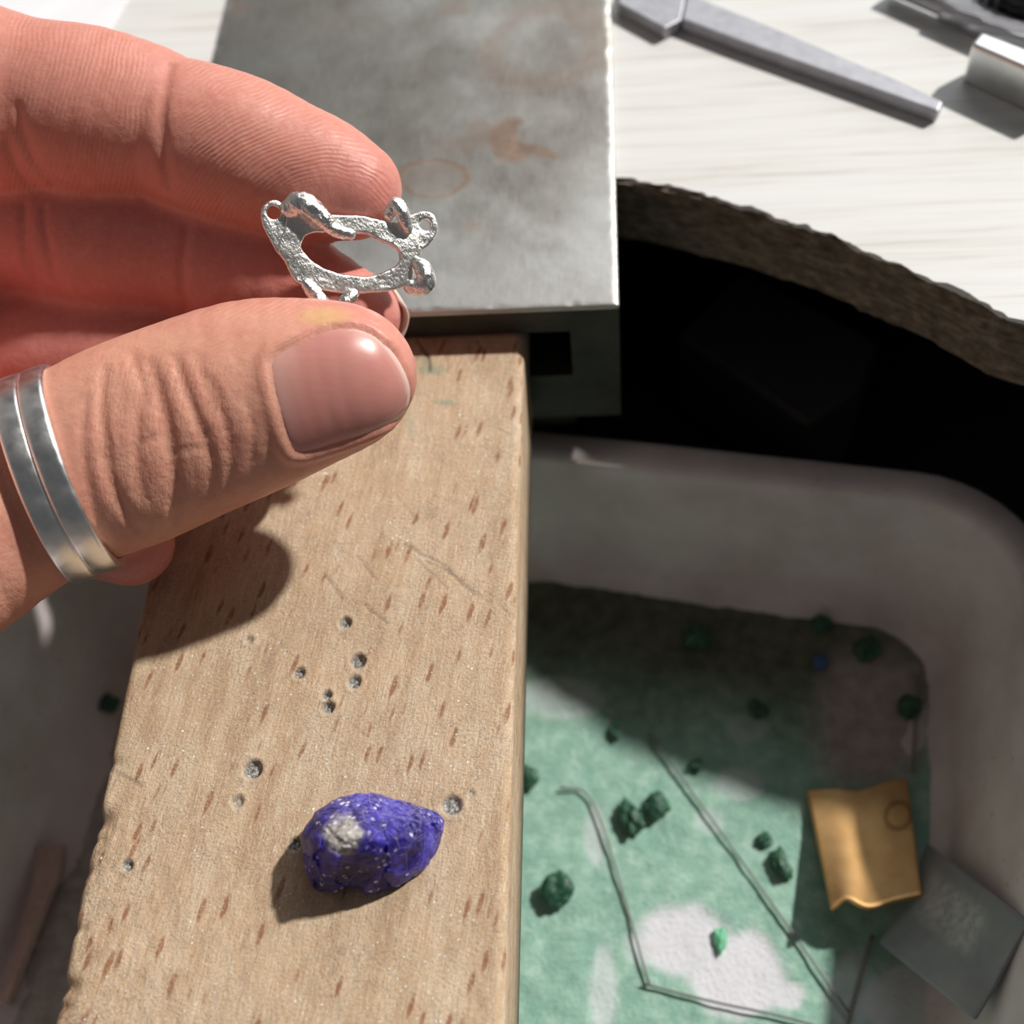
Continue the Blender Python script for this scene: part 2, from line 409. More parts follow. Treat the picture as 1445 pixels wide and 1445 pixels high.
# ground-in grey metal dust
dirt = g.ma('MULTIPLY', g.mr(g.noise(.16, d=3), .40, .62), g.mr(speck, .50, .64))
dirt = g.ma('MAXIMUM', g.ma('MULTIPLY', dirt, .75), g.ma('MULTIPLY', rough_a, g.mr(speck, .45, .62)))
c = g.mix(g.ma('MULTIPLY', dirt, .65), c, (.20, .17, .145))
c = g.mix(dust, c, g.ramp(speck, (.38, (.055, .055, .05)), (.52, (.26, .26, .245)), (.66, (.62, .62, .60))))
c = g.mix(gr, c, (.16, .30, .22)); c = g.mix(cr, c, (.10, .085, .07))
gl = g.voro(2.0, out='Color'); gs = g.n('ShaderNodeSeparateColor', {0: gl}); gd = g.voro(2.0)
spark = g.ma('MULTIPLY', g.ma('GREATER_THAN', gs, .84), g.ma('LESS_THAN', gd, .26))
spark = g.ma('MULTIPLY', spark, g.ma('MAXIMUM', g.mr(g.noise(.1, d=3), .40, .62), dust))
g.p('Base Color', g.mix(spark, c, (.86, .86, .84))); g.p('Metallic', g.ma('MULTIPLY', spark, .8)); g.p('Roughness', g.mr(spark, 0, 1, .6, .28))
hb = g.ma('ADD', g.ma('MULTIPLY', fine, .6), g.ma('ADD', speck, g.ma('MULTIPLY', spark, .8)))
g.p('Normal', g.bump(hb, .75, .34)); m_wood = g.m
nxg, nyg = 200, 620
xs = np.linspace(PX0 + .5, PX1 - .5, nxg); ys = np.linspace(PYN, PYF, nyg)
X, Y = np.meshgrid(xs, ys, indexing='ij'); PX, PY = w2px(np.stack([X, Y, 0 * X], -1))
Z = .05 * fbm(X * .3, Y * .12, o=3, seed=1) + .03 * fbm(X * 2.5, Y * .4, o=3, seed=2)
leftw = sstep(330, 130, PX) * sstep(1030, 1180, PY); loww = sstep(1050, 1350, PY)
rgh = np.clip(leftw + .4 * loww, 0, 1)
Z += rgh * (.28 * fbm(X * .55, Y * .45, o=4, seed=3)) 
dustA = np.zeros_like(X); crack = np.zeros_like(X); green = np.zeros_like(X)
wear = .9 * leftw * sstep(.0, .4, fbm(X * .18, Y * .18, o=3, seed=4)) + .5 * sstep(.05, .35, fbm(X * .11, Y * .11, o=3, seed=14)) * sstep(900, 780, np.abs(PY - 980) + 560)
for cx, cy, r, dp in [(487, 879, 9, .6), (505, 933, 11, .7), (423, 950, 8.5, .5), (500, 963, 10, .5), (461, 981, 7.5, .6), (463, 998, 9, .7),
                      (356, 1086, 13.5, .7), (352, 903, 6, .3), (335, 1131, 9, .4), (637, 1137, 14, .5), (416, 1192, 9, .6), (179, 1221, 8, .5), (665, 1120, 5, .2)]:
    c0 = onz(cx, cy, 0); rr = r / F * np.linalg.norm(CAM - c0); dd = np.hypot(X - c0[0], Y - c0[1])
    t = sstep(rr * 1.12, rr * .72, dd + .14 * fbm(X * 2, Y * 2, o=2, seed=6)); Z -= dp * t; dustA = np.maximum(dustA, t * (.95 if dp > .45 else .6))
    Z += .10 * np.exp(-((dd - rr * 1.3) / .35) ** 2)
jit = 3.5 * fbm(X * .5, Y * .5, o=2, seed=21)
for pts, w, dp, ca in [([(570, 768), (615, 790), (640, 812), (668, 838)], 2.6, .22, .6), ([(585, 785), (632, 830)], 2, .15, .45), ([(600, 790), (655, 822), (690, 850)], 1.8, .15, .45),
                    ([(505, 785), (532, 820)], 2.5, .2, .45), ([(460, 812), (484, 845)], 2.5, .22, .6), ([(470, 765), (500, 790)], 2, .12, .3), ([(515, 852), (545, 880)], 3, .25, .6),
                    ([(380, 893), (420, 930)], 2, .15, .35), ([(590, 480), (604, 500), (606, 524)], 3, .4, .9), ([(675, 480), (683, 500)], 2.6, .35, .8), ([(662, 480), (664, 512)], 1.5, .15, .5),
                    ([(700, 605), (724, 616)], 1.5, .12, .5), ([(145, 1078), (200, 1108)], 3.5, .3, .5), ([(690, 835), (730, 880)], 2, .12, .3), ([(480, 1010), (520, 1040)], 2, .12, .25),
                    ([(240, 1050), (330, 1080)], 1.6, .08, .2), ([(560, 700), (590, 735)], 2, .12, .25), ([(610, 700), (700, 722)], 1.6, .1, .2), ([(300, 660), (420, 690)], 2, .1, .2)]:
    d = seg_dist(PX + jit, PY + jit[::-1], pts); t = np.exp(-(d / (w * .62)) ** 2); Z -= .6 * dp * t * (.3 + .7 * sstep(-.5, .3, jit / 3.5)); crack = np.maximum(crack, ca * t)
for cx, cy, rx, ry, a in [(610, 522, 22, 9, .5), (628, 568, 18, 5, .5), (600, 505, 6, 16, .4), (578, 600, 8, 20, .25)]:
    green = np.maximum(green, a * sstep(1.2, .3, np.hypot((PX - cx) / rx, (PY - cy) / ry) + .4 * fbm(X, Y, o=3, seed=9)))
for cx, cy, rx, ry, a in [(605, 722, 22, 18, .8), (330, 1130, 14, 14, .4), (640, 940, 45, 60, .35), (590, 905, 14, 25, .5), (665, 985, 60, 30, .35), (180, 1215, 26, 22, .5)]:
    wear = np.maximum(wear, a * sstep(1.3, .2, np.hypot((PX - cx) / rx, (PY - cy) / ry) + .5 * fbm(X * .6, Y * .6, o=3, seed=10)))
nick = np.zeros(nyg)
for cy, w, a in [(1076, 8, .5), (1158, 14, 1.1), (1185, 8, .6), (1230, 10, .5), (1310, 8, .5), (1392, 12, 1.0), (1420, 8, .5), (905, 6, .2)]:
    nick += a * np.exp(-((PY[0] - cy) / w) ** 2)
el = X - PX0
Z -= (nick[None, :] * 1.0 + .15) * sstep(3.0, 0.2, el) + .3 * sstep(1.0, .3, el) + .28 * sstep(1.1, .3, PX1 - X) * (1 + .5 * fbm(X * .3, Y * .3, o=2, seed=15))
v = np.stack([X, Y, Z], -1)
ins = (.25 * nick + .12 * fbm(ys * .3, ys * 0, o=3, seed=31))
ncol = []; 
def col(xa, za): return np.stack([xa, ys, za], -1)[None]
zl, zr = Z[0], Z[-1]
cols = [col(np.full(nyg, (PX0 + PX1) / 2), np.full(nyg, -PT)), col(np.full(nyg, PX0), np.full(nyg, -PT)), col(np.full(nyg, PX0), np.full(nyg, -PT / 2)), col(PX0 + ins, zl - 1.0), col(PX0 + .15 + ins, zl - .35), v,
        col(np.full(nyg, PX1 - .15), zr - .35), col(np.full(nyg, PX1), zr - 1.0), col(np.full(nyg, PX1), np.full(nyg, -PT / 2)), col(np.full(nyg, PX1), np.full(nyg, -PT)), col(np.full(nyg, (PX0 + PX1) / 2), np.full(nyg, -PT))]
# taper: the tail inside the slot is thinner
W = np.concatenate(cols, 0)
tail = W[..., 1] > 116.0
W[..., 2] = np.where(tail, np.maximum(W[..., 2], -9.3), W[..., 2])
nc = W.shape[0]
def ext(a, pre=5, post=5): return np.concatenate([np.zeros((pre, nyg)), a, np.zeros((post, nyg))], 0)
i, j = np.meshgrid(np.arange(nc - 1), np.arange(nyg - 1), indexing='ij')
f = np.stack([i * nyg + j, (i + 1) * nyg + j, (i + 1) * nyg + j + 1, i * nyg + j + 1], -1).reshape(-1, 4)
vv = W.reshape(-1, 3)
cap = lambda jj: [[k * nyg + jj for k in range(nc)]]
pin = mk('bench_pin', vv, f, m_wood, None, (-37.8, 70, -PT), True,
         {'dust': ext(dustA), 'wear': ext(wear), 'crack': ext(crack), 'green': ext(green)})
bm = bmesh.new(); bm.from_mesh(pin.data); bm.verts.ensure_lookup_table()
for jj in (0, nyg - 1):
    try: bm.faces.new([bm.verts[k * nyg + jj] for k in range(nc - 1)])
    except ValueError: pass
bmesh.ops.recalc_face_normals(bm, faces=bm.faces); bm.to_mesh(pin.data); bm.free()
tag(pin, 'pale beech bench pin with brown flecks, drill marks and worn left edge', 'bench pin')

# =================================================================== tray
PHI = math.radians(-9.5); E1 = np.array([math.cos(PHI), math.sin(PHI)]); E2 = np.array([-math.sin(PHI), math.cos(PHI)])
TX0, TX1, TY0, TY1 = -107., 40.7, -70., 107.2
def rrect(off, rad, n=10):
    x0, x1, y0, y1 = TX0 - off, TX1 + off, TY0 - off, TY1 + off; p = []
    for cx, cy, a0 in ((x1 - rad, y1 - rad, 0), (x0 + rad, y1 - rad, 90), (x0 + rad, y0 + rad, 180), (x1 - rad, y0 + rad, 270)):
        for k in range(n + 1):
            a = math.radians(a0 + 90 * k / n); q = np.array([cx + rad * math.cos(a), cy + rad * math.sin(a)]); p.append(q[0] * E1 + q[1] * E2)
    return np.array(p)
prof = [(-9, 8, ZF), (-3.5, 11, ZF + .25), (-1.2, 13, ZF + 1.4), (0, 14, ZF + 3.8), (4.3, 17, -31), (5.0, 17.5, -29.7), (6.5, 18.5, -29.3), (9.5, 21, -29.4), (10.2, 21.5, -30), (10.2, 21.5, -34), (8.7, 20, -34), (8.7, 20, -31.2), (6.2, 18, -31.2), (2.0, 15, ZF + 2.5), (0, 13, ZF - 1.2), (-9, 8, ZF - 1.8)]
v = []; 
for off, rad, z in prof:
    r = rrect(off, rad); v.extend([(a[0], a[1], z) for a in r])
n = len(r); fcs = [[a * n + k, a * n + (k + 1) % n, (a + 1) * n + (k + 1) % n, (a + 1) * n + k] for a in range(len(prof) - 1) for k in range(n)]
fcs += [list(range(n))[::-1], list(range((len(prof) - 1) * n, len(prof) * n))]
g = G('grubby white plastic', Roughness=.5)
nz = g.noise(.06, d=5, r=.6)
c = g.ramp(nz, (.3, (.50, .43, .42)), (.55, (.62, .555, .545)), (.75, (.70, .655, .655)))
c = g.mix(g.mr(g.noise(.5, d=3), .66, .74, 0, .5), c, (.30, .27, .24)); g.p('Base Color', c)
g.p('Normal', g.bump(g.noise(.8, d=3), .08, .3)); m_tray = g.m
tc = (TX0 + TX1) / 2 * E1 + (TY0 + TY1) / 2 * E2
tray = mk('plastic_tray', v, fcs, m_tray, None, (tc[0], tc[1], ZF - 1.8)); recalc(tray)
tag(tray, 'shallow off-white plastic tray with rounded corners under the bench pin', 'tray')

# green wax filings spread over the tray floor
xs = np.arange(TX0 + 2, TX1 - 1.5, .75); ys = np.arange(TY0 + 2, TY1 - 1.5, .75)
A, B = np.meshgrid(xs, ys, indexing='ij')
X = A * E1[0] + B * E2[0]; Y = A * E1[1] + B * E2[1]; PX, PY = w2px(np.stack([X, Y, np.full_like(X, ZF)], -1))
cxr = np.maximum(np.abs(A - (TX0 + TX1) / 2) - ((TX1 - TX0) / 2 - 13), 0); cyr = np.maximum(np.abs(B - (TY0 + TY1) / 2) - ((TY1 - TY0) / 2 - 13), 0)
edge = 13 - np.hypot(cxr, cyr)
nn = fbm(X * .06, Y * .06, o=4, seed=41); n2 = fbm(X * .25, Y * .25, o=4, seed=42)
leftside = sstep(560, 300, PX)
olive_shade = np.clip(sstep(1055 , 900, PY - .05 * (PX - 740) + 55 * nn) , 0, 1)  # olive dust band with the shade under the bench painted in
bare = sstep(1.25, .5, np.hypot((PX - 1235) / 85, (PY - 1020) / 110) + .35 * nn)
bare = np.maximum(bare, leftside * .92)
white = np.zeros_like(X)
for cx, cy, rx, ry, a in [(960, 1320, 75, 55, 1), (1040, 1375, 70, 60, 1), (1112, 1405, 22, 20, .9), (840, 1180, 14, 45, .5), (850, 1395, 20, 60, .55), (1000, 1160, 20, 20, .35), (790, 985, 60, 30, .35), (1045, 1110, 40, 25, .4), (1330, 1420, 130, 60, .75), (1200, 1400, 30, 60, .5), (1050, 1030, 30, 20, .3)]:
    white = np.maximum(white, a * sstep(1.15, .75, np.hypot((PX - cx) / rx, (PY - cy) / ry) + .30 * n2 + .25 * nn))
Hh = .55 + .35 * nn + .30 * n2 + .12 * fbm(X * .9, Y * .9, o=2, seed=43)
Hh = np.clip(Hh * (1 - .75 * bare) * (1 - .4 * white), .06, 2) * sstep(.3, 4, edge) + .42 * sstep(4.2, 0.6, edge)
Z = ZF + Hh - .02
keep = (edge > .6)
idx = np.full(A.shape, -1); idx[keep] = np.arange(keep.sum())
q = np.stack([idx[:-1, :-1], idx[1:, :-1], idx[1:, 1:], idx[:-1, 1:]], -1).reshape(-1, 4); q = q[(q >= 0).all(1)]
g = G('green wax filings', Roughness=.85)
n1 = g.noise(.35, d=5, r=.65); n3 = g.noise(1.4, d=4, r=.7)
c = g.ramp(n1, (.3, (.19, .36, .285)), (.52, (.28, .47, .375)), (.72, (.42, .60, .505)))
c = g.mix(g.at('olive_shade'), c, g.ramp(n1, (.35, (.075, .085, .055)), (.65, (.15, .155, .105))))
c = g.mix(g.at('bare'), c, g.ramp(n1, (.35, (.32, .265, .24)), (.65, (.44, .385, .365))))
c = g.mix(g.at('white'), c, (.70, .70, .74))
g.p('Base Color', c); g.p('Normal', g.bump(n3, .7, .5)); m_fil = g.m
fil = mk('wax_filings', np.stack([X, Y, Z], -1)[keep], q, m_fil, None, (tc[0], tc[1], ZF), True, {'olive_shade': olive_shade[keep], 'bare': bare[keep], 'white': white[keep]})
tag(fil, 'pale green wax filings and white dust covering the tray floor', 'filings', kind='stuff')

# dark green wax crumbs, each its own
g = G('dark green wax', Roughness=.5, Subsurface_Weight=.1)
c = g.ramp(g.noise(.5), (.3, (.008, .045, .025)), (.7, (.03, .12, .065))); g.p('Base Color', c); m_wax = g.m
m_wax2 = simple('bright green wax', (.12, .42, .24), .5)
m_blue = simple('blue wax', (.05, .11, .26), .4)
def crumb(px, py, r, seed, mat, name, label, cat, group, flat=.6, el=1.0, rot=0):
    r = r * .8; c0 = onz(px, py, ZF + .5); bm = bmesh.new(); bmesh.ops.create_icosphere(bm, subdivisions=4, radius=1)
    P = np.array([v.co[:] for v in bm.verts]); d = 1 + .75 * fbm(P[:, 0] * 1.5 + seed * 7, P[:, 1] * 1.5, P[:, 2] * 1.5, o=4, seed=seed)
    P = P * d[:, None] * np.array([r * el, r / el, r * flat]); a = math.radians(rot)
    P = np.stack([P[:, 0] * math.cos(a) - P[:, 1] * math.sin(a), P[:, 0] * math.sin(a) + P[:, 1] * math.cos(a), P[:, 2]], 1)
    P[:, 2] += -P[:, 2].min() + .35; faces = [[v.index for v in f.verts] for f in bm.faces]; bm.free()
    o = mk(name, P + np.array([c0[0], c0[1], ZF]), faces, mat, None, (c0[0], c0[1], ZF + .35), True)
    return tag(o, label, cat, group)
CR_ = [(985, 905, 3.0, 'round dark wax crumb in deep shade at the tray back'), (1158, 882, 2.0, 'small dark green wax crumb highest up near the tray back wall'),
       (1222, 918, 2.6, 'dull green wax crumb near the rounded back corner of the tray'), (1068, 1005, 1.9, 'small dark green wax crumb alone mid tray in the shade'),
       (1283, 1002, 2.4, 'dark green wax crumb against the right tray edge above brass sheet'), (892, 1158, 2.6, 'left lobe of the dark green crumb cluster between the two wires'),
       (926, 1138, 2.5, 'right lobe of the dark green crumb cluster between the two wires'), (1078, 1187, 1.4, 'tiny dark green wax crumb just above a bigger pear-shaped one'),
       (1100, 1222, 2.3, 'pear-shaped dark green wax crumb left of the brass sheet'), (788, 1260, 3.2, 'shiny round dark green wax crumb nearest the bench pin'),
       (982, 1082, 1.4, 'faint green wax crumb beside the top of the long wire'), (868, 1035, 1.3, 'thin green wax sliver above the bent wire'), (745, 1100, 2.2, 'green wax crumb half hidden by the right edge of the bench pin'),
       (158, 996, 2.0, 'green wax crumb at the left of the bench pin')]
for k, (px, py, r, lb) in enumerate(CR_):
    crumb(px, py, r, k + 3, m_wax, 'wax_crumb', lb, 'wax crumb', 'dark green wax crumbs in the tray', el=1.0 if k not in (8, 11, 5) else 1.35, rot=-70)
crumb(1015, 1327, 1.6, 33, m_wax2, 'wax_crumb', 'bright green wax crumb on the white dust patch', 'wax crumb', 'dark green wax crumbs in the tray', .4, .7)
crumb(1157, 938, 1.5, 35, m_blue, 'blue_wax_crumb', 'tiny blue crumb among green ones at the tray back', 'wax crumb', None)

# wires / broken saw blades
m_wire = simple('dull steel wire', (.20, .195, .18), .6, .3)
def wire(px, r, label, lift=None):
    pts = []
    for k, q in enumerate(px):
        z = ZF + 1.1 + r + (lift[k] if lift else 0); p = onz(q[0], q[1], z); pts.append(p)
    pts = catmull(np.array(pts), 5); o0 = pts[len(pts) // 2]
    tag(tube('steel_wire', pts, r, m_wire, None, tuple(o0)), label, 'wire', 'loose wires in the tray')
wire([(915, 1035), (1000, 1150), (1100, 1290), (1200, 1432)], .2, 'long straight thin wire running diagonally down the tray')
wire([(790, 1112), (825, 1118), (850, 1165), (885, 1280), (917, 1392)], .2, 'thin wire with a hooked upper end left of the long wire')
wire([(908, 1388), (1000, 1412), (1110, 1436), (1230, 1470)], .2, 'thin wire lying almost level at the bottom of the tray')
wire([(1232, 1320), (1215, 1375), (1195, 1450)], .3, 'short wire coming out from under the grey sheet')
wire([(1296, 955), (1292, 1020), (1288, 1090)], .3, 'short dark wire along the right tray edge above the brass sheet')

# brass sheet offcut: notched, gently arched, lower end lifted
def sheet(name, outline, hfun, mat, th, label, cat, hole=None, parts=None, res=26):
    """outline in px; hfun(u,v)->height above tray floor, u across v along (0..1)"""
    top = np.array(outline[0]); bot = np.array(outline[1])     # matching polylines, upper and lower edge
    top = catmull(top, res // (len(top) - 1)); bot = catmull(bot, res // (len(bot) - 1)); n = min(len(top), len(bot)); top = top[:n]; bot = bot[:n]; m = res
    V = np.zeros((n, m + 1, 3))
    for a in range(n):
        for b in range(m + 1):
            q = top[a] + (bot[a] - top[a]) * b / m
            V[a, b] = onz(q[0], q[1], ZF + hfun(a / (n - 1), b / m))
    du = np.gradient(V, axis=0); dv = np.gradient(V, axis=1); N = np.cross(du, dv); N /= np.linalg.norm(N, axis=-1)[..., None]; N *= np.sign(N[..., 2:3])
    W_ = np.concatenate([V.reshape(-1, 3), (V - N * th).reshape(-1, 3)]); k = m + 1; nv = n * k; fs = []
    for a in range(n - 1):
        for b in range(m):
            fs.append([a * k + b, (a + 1) * k + b, (a + 1) * k + b + 1, a * k + b + 1]); fs.append([nv + x for x in fs[-1][::-1]])
    bd = [a * k for a in range(n)] + [(n - 1) * k + b for b in range(1, k)] + [a * k + m for a in range(n - 2, -1, -1)] + [b for b in range(m - 1, 0, -1)]
    for x, y in zip(bd, bd[1:] + bd[:1]): fs.append([x, y, nv + y, nv + x])
    U, T = np.meshgrid(np.linspace(0, 1, n), np.linspace(0, 1, k), indexing='ij'); a1 = np.concatenate([U.ravel()] * 2); a2 = np.concatenate([T.ravel()] * 2)
    o0 = W_.mean(0); o0[2] = W_[:, 2].min()
    o = mk(name, W_, fs, mat, None, tuple(o0), True, {'u': a1, 'v': a2}); recalc(o); bevel(o, .12, 1, 60); return tag(o, label, cat)
g = G('brass sheet', Metallic=.85, Roughness=.42)
u, vv_ = g.at('u'), g.at('v')
du = g.ma('SUBTRACT', u, .86); dv = g.ma('SUBTRACT', vv_, .30)
rr = g.ma('SQRT', g.ma('ADD', g.ma('MULTIPLY', du, du), g.ma('MULTIPLY', g.ma('MULTIPLY', dv, dv), 1.5)))
ring = g.ma('MULTIPLY', g.mr(rr, .10, .125), g.mr(rr, .17, .14))
c = g.mix(g.mr(g.noise(.3, d=4), .3, .7), (.60, .35, .14), (.72, .45, .20)); c = g.mix(g.ma('MULTIPLY', ring, .6), c, (.20, .10, .035))
g.p('Base Color', c); g.p('Normal', g.bump(ring, .3, -.2, g.bump(g.noise(.4), .1, .3))); m_brass = g.m
sheet('brass_sheet', ([(1138, 1115), (1175, 1112), (1215, 1115), (1250, 1103), (1280, 1098)], [(1172, 1283), (1195, 1268), (1225, 1280), (1265, 1270), (1302, 1262)]),
      lambda a, b: 2.0 + 6.0 * b ** 1.6 + .6 * math.sin(a * 3.1), m_brass, .8, 'notched brass sheet offcut with a stamped circle, in the tray', 'metal offcut')
g = G('grey titanium sheet', Metallic=.3, Roughness=.6)
u, vv_ = g.at('u'), g.at('v')
sc_ = g.ma('MULTIPLY', g.mr(g.ma('ABSOLUTE', g.ma('SUBTRACT', u, .62)), .26, .14), g.mr(g.ma('ABSOLUTE', g.ma('SUBTRACT', vv_, .42)), .34, .22))
sc_ = g.ma('MULTIPLY', sc_, g.mr(g.noise(.7, d=4), .35, .65, .2, .9))
c = g.mix(g.mr(g.noise(.15, d=4), .3, .7), (.22, .23, .25), (.31, .32, .33)); c = g.mix(sc_, c, (.50, .50, .49))
g.p('Base Color', c); g.p('Normal', g.bump(g.noise(.6), .1, .3)); m_grey = g.m
sheet('grey_metal_sheet', ([(1240, 1330), (1265, 1285), (1290, 1235), (1308, 1190)], [(1375, 1440), (1400, 1395), (1425, 1345), (1450, 1302)]),
      lambda a, b: 3.5 + b * (14 + 11.5 * a) + 3.2 * math.sin(math.pi * b), m_grey, .9, 'curved dark grey metal sheet offcut leaning by the brass sheet', 'metal offcut')
# wooden sliver on the left
m_sliv = simple('pinkish wood sliver', (.50, .35, .31), .7)
pl = [onz(*q, ZF + 3)[:2] for q in [(50, 1195), (88, 1190), (84, 1225), (40, 1335), (8, 1420), (-6, 1410), (22, 1330), (45, 1245)]]
c0 = np.mean(pl, 0)
tag(prism('wood_sliver', pl, ZF + .9, ZF + 3.2, m_sliv, None, (c0[0], c0[1], ZF + .9), .4), 'pinkish wooden sliver in the tray left of the bench pin', 'sliver')
# dark box under the bench
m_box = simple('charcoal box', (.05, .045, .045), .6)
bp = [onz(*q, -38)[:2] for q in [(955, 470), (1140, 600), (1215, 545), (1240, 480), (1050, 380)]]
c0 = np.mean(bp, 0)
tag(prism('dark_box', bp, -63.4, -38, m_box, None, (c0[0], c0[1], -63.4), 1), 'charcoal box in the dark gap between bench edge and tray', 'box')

# =================================================================== tools on the bench
m_file = simple('grey tool steel', (.40, .40, .43), .5, .6, .12, .5)
def topoly(px, z): return [tuple(onz(a, b, z)[:2]) for a, b in px]
fe = empty('flat_file', tuple(onz(1100, 60, ZB)))
fo = tuple(onz(1100, 60, ZB))
prism('blade', topoly([(962, 27), (1050, 60), (1200, 113), (1324, 157), (1331, 143), (1262, 110), (1200, 85), (1100, 42), (1000, 2), (970, -12)], ZB + 2.4), ZB + .05, ZB + 2.4, m_file, fe, fo, .35)
prism('tang', topoly([(871, 4), (938, 40), (961, 27.5), (969, -11), (950, -40), (885, -40)], ZB + 2.4), ZB + .05, ZB + 2.4, m_file, fe, fo, .35)
tag(fe, 'flat grey steel file with stepped tang lying on the white bench', 'file')
g = G('knurled steel', Metallic=.9, Roughness=.35)
kn = g.ma('MULTIPLY', g.n('ShaderNodeTexWave', {'Vector': g.mp((1, 1, 1), (0, 0, .6)), 'Scale': .9}), g.n('ShaderNodeTexWave', {'Vector': g.mp((1, 1, 1), (0, 0, -.9)), 'Scale': .9}))
g.p('Base Color', (.42, .42, .45)); g.p('Normal', g.bump(kn, .6, .5)); m_kn = g.m
a, b = onz(1262, -22, ZB + 2.4), onz(1480, 72, ZB + 2.4)
rd = empty('steel_scriber', tuple((a + b) / 2 - [0, 0, 2.4])); ro = tuple((a + b) / 2 - [0, 0, 2.4])
t = np.linspace(0, 1, 24)[:, None]
tube('shaft', a + (b - a) * t * .35, 1.7, m_file, rd, ro, 16)
tube('knurled_grip', a + (b - a) * (.35 + .65 * t), 2.35, m_kn, rd, ro, 20)
tag(rd, 'thin round steel scriber with knurled grip at the top right', 'scriber')
m_bar = simple('polished steel bar', (.72, .73, .71), .3, 1, .06, .4, .1)
q = topoly([(1371, 62), (1500, 119), (1520, 96), (1386, 44)], ZB + 7); c0 = np.mean(q, 0)
tag(prism('steel_bar', q, ZB + .05, ZB + 7, m_bar, None, (c0[0], c0[1], ZB), .5), 'bright square steel bar at the right edge in front of scriber', 'steel bar')
m_blk = simple('black rubber grip', (.02, .02, .024), .45)
c0 = onz(1452, 8, ZB); v = []; seg = 40
prof2 = [(0, 0), (8.2, 0), (8.6, .5)] + [(8.6 - .35 * (k % 2), 1 + k * .7) for k in range(10)] + [(8.2, 8.5), (7, 9), (0, 9)]
for r, z in prof2:
    for k in range(seg):
        q = 2 * math.pi * k / seg; rr2 = r * (1 - .05 * (k % 2)); v.append((c0[0] + rr2 * math.cos(q), c0[1] + rr2 * math.sin(q), ZB + .02 + z))
fs = [[i * seg + k, i * seg + (k + 1) % seg, (i + 1) * seg + (k + 1) % seg, (i + 1) * seg + k] for i in range(len(prof2) - 1) for k in range(seg)]
tag(mk('ribbed_knob', v, fs, m_blk, None, (c0[0], c0[1], ZB), False), 'black ribbed knob cut off by the top right corner', 'knob')
m_paper = simple('white paper', (.80, .80, .84), .8, 0, .03, .1, .1)
q = topoly([(150, 48), (186, -14), (205, -60), (-200, -110), (-300, 60), (-200, 130)], ZB + .3); c0 = np.mean(q, 0)
tag(prism('paper_sheet', q, ZB + .02, ZB + .3, m_paper, None, (c0[0], c0[1], ZB)), 'white paper sheet on the bench in the top left corner', 'paper')

#@@HAND@@
# =================================================================== hand
DH = 5.0                        # the fingers' height over the pin is tuned here
def ch(rows, n=3):             # px, py, depth, radius px -> camera-space chain
    out = []
    for px, py, d, r in rows: d = d + DH * min(1, max(0, (px + 200) / 200)); out.append(list(cpt(px, py, d)) + [r / F * d])
    return catmull(np.array(out), n)
GR = {
 'palm1': (ch([(-380, 175, 160, 122), (-620, 420, 146, 190), (-860, 800, 122, 290)], 2), .8, 5.),
 'palm2': (ch([(-430, 330, 164, 125), (-650, 520, 148, 190), (-880, 830, 122, 280)], 2), .8, 5.),
 'palm3': (ch([(-410, 480, 160, 120), (-640, 640, 144, 190), (-880, 860, 120, 280)], 2), .8, 5.),
 'palm4': (ch([(-330, 610, 154, 110), (-580, 740, 140, 190), (-880, 880, 118, 270)], 2), .8, 5.),
 'forearm': (ch([(-860, 840, 120, 310), (-1250, 1250, 108, 330), (-1900, 1950, 88, 400)], 2), .85, 10.),
 'ring': (ch([(-400, 470, 160, 118), (-160, 462, 164, 104), (0, 500, 166, 90), (95, 498, 165, 94), (220, 520, 160, 86), (300, 560, 156, 70), (395, 582, 152, 62)]), .95, 3.),
 'little': (ch([(-330, 600, 154, 100), (-150, 620, 158, 84), (10, 690, 156, 72), (110, 742, 152.5, 66), (184, 766, 149.5, 61)]), .95, 2.),
 'middle': (ch([(-420, 325, 168, 125), (-180, 290, 167, 112), (-40, 322, 164, 108), (42, 318, 161, 93), (150, 340, 159, 101), (258, 352, 157, 93), (340, 378, 156, 93), (430, 412, 154, 76), (503, 447, 152.5, 62)]), .95, 2.5),
 'index': (ch([(-380, 165, 162, 125), (-180, 120, 158, 135), (-60, 135, 155, 134), (20, 150, 153, 125), (60, 149, 152.4, 116), (130, 160, 151.5, 118), (200, 172, 150.8, 108), (236, 181, 150.4, 100), (280, 196, 150, 105), (340, 216, 149.5, 106), (400, 238, 149, 97), (450, 252, 148.4, 87), (497, 268, 147.6, 70)]), .92, 2.0),
 'thumb': (ch([(-860, 860, 122, 250), (-560, 900, 130, 235), (-300, 850, 138, 215), (-110, 765, 141, 168), (10, 702, 141, 146), (80, 672, 141, 139), (130, 650, 141, 141), (184, 627, 141, 145), (260, 595, 140.6, 142), (348, 562, 140, 137), (412, 545, 139.6, 124), (474, 533, 139.2, 107), (497, 530, 139, 91)]), .78, 1.6),
}
ORDER = ['palm1', 'palm2', 'palm3', 'palm4', 'forearm', 'ring', 'little', 'middle', 'index', 'thumb']
def base_sdf(P):
    d = None
    for k in ORDER:
        c_, az, ks = GR[k]; e = chain_sdf(P, c_, az); d = e if d is None else smin(d, e, ks)
    return d
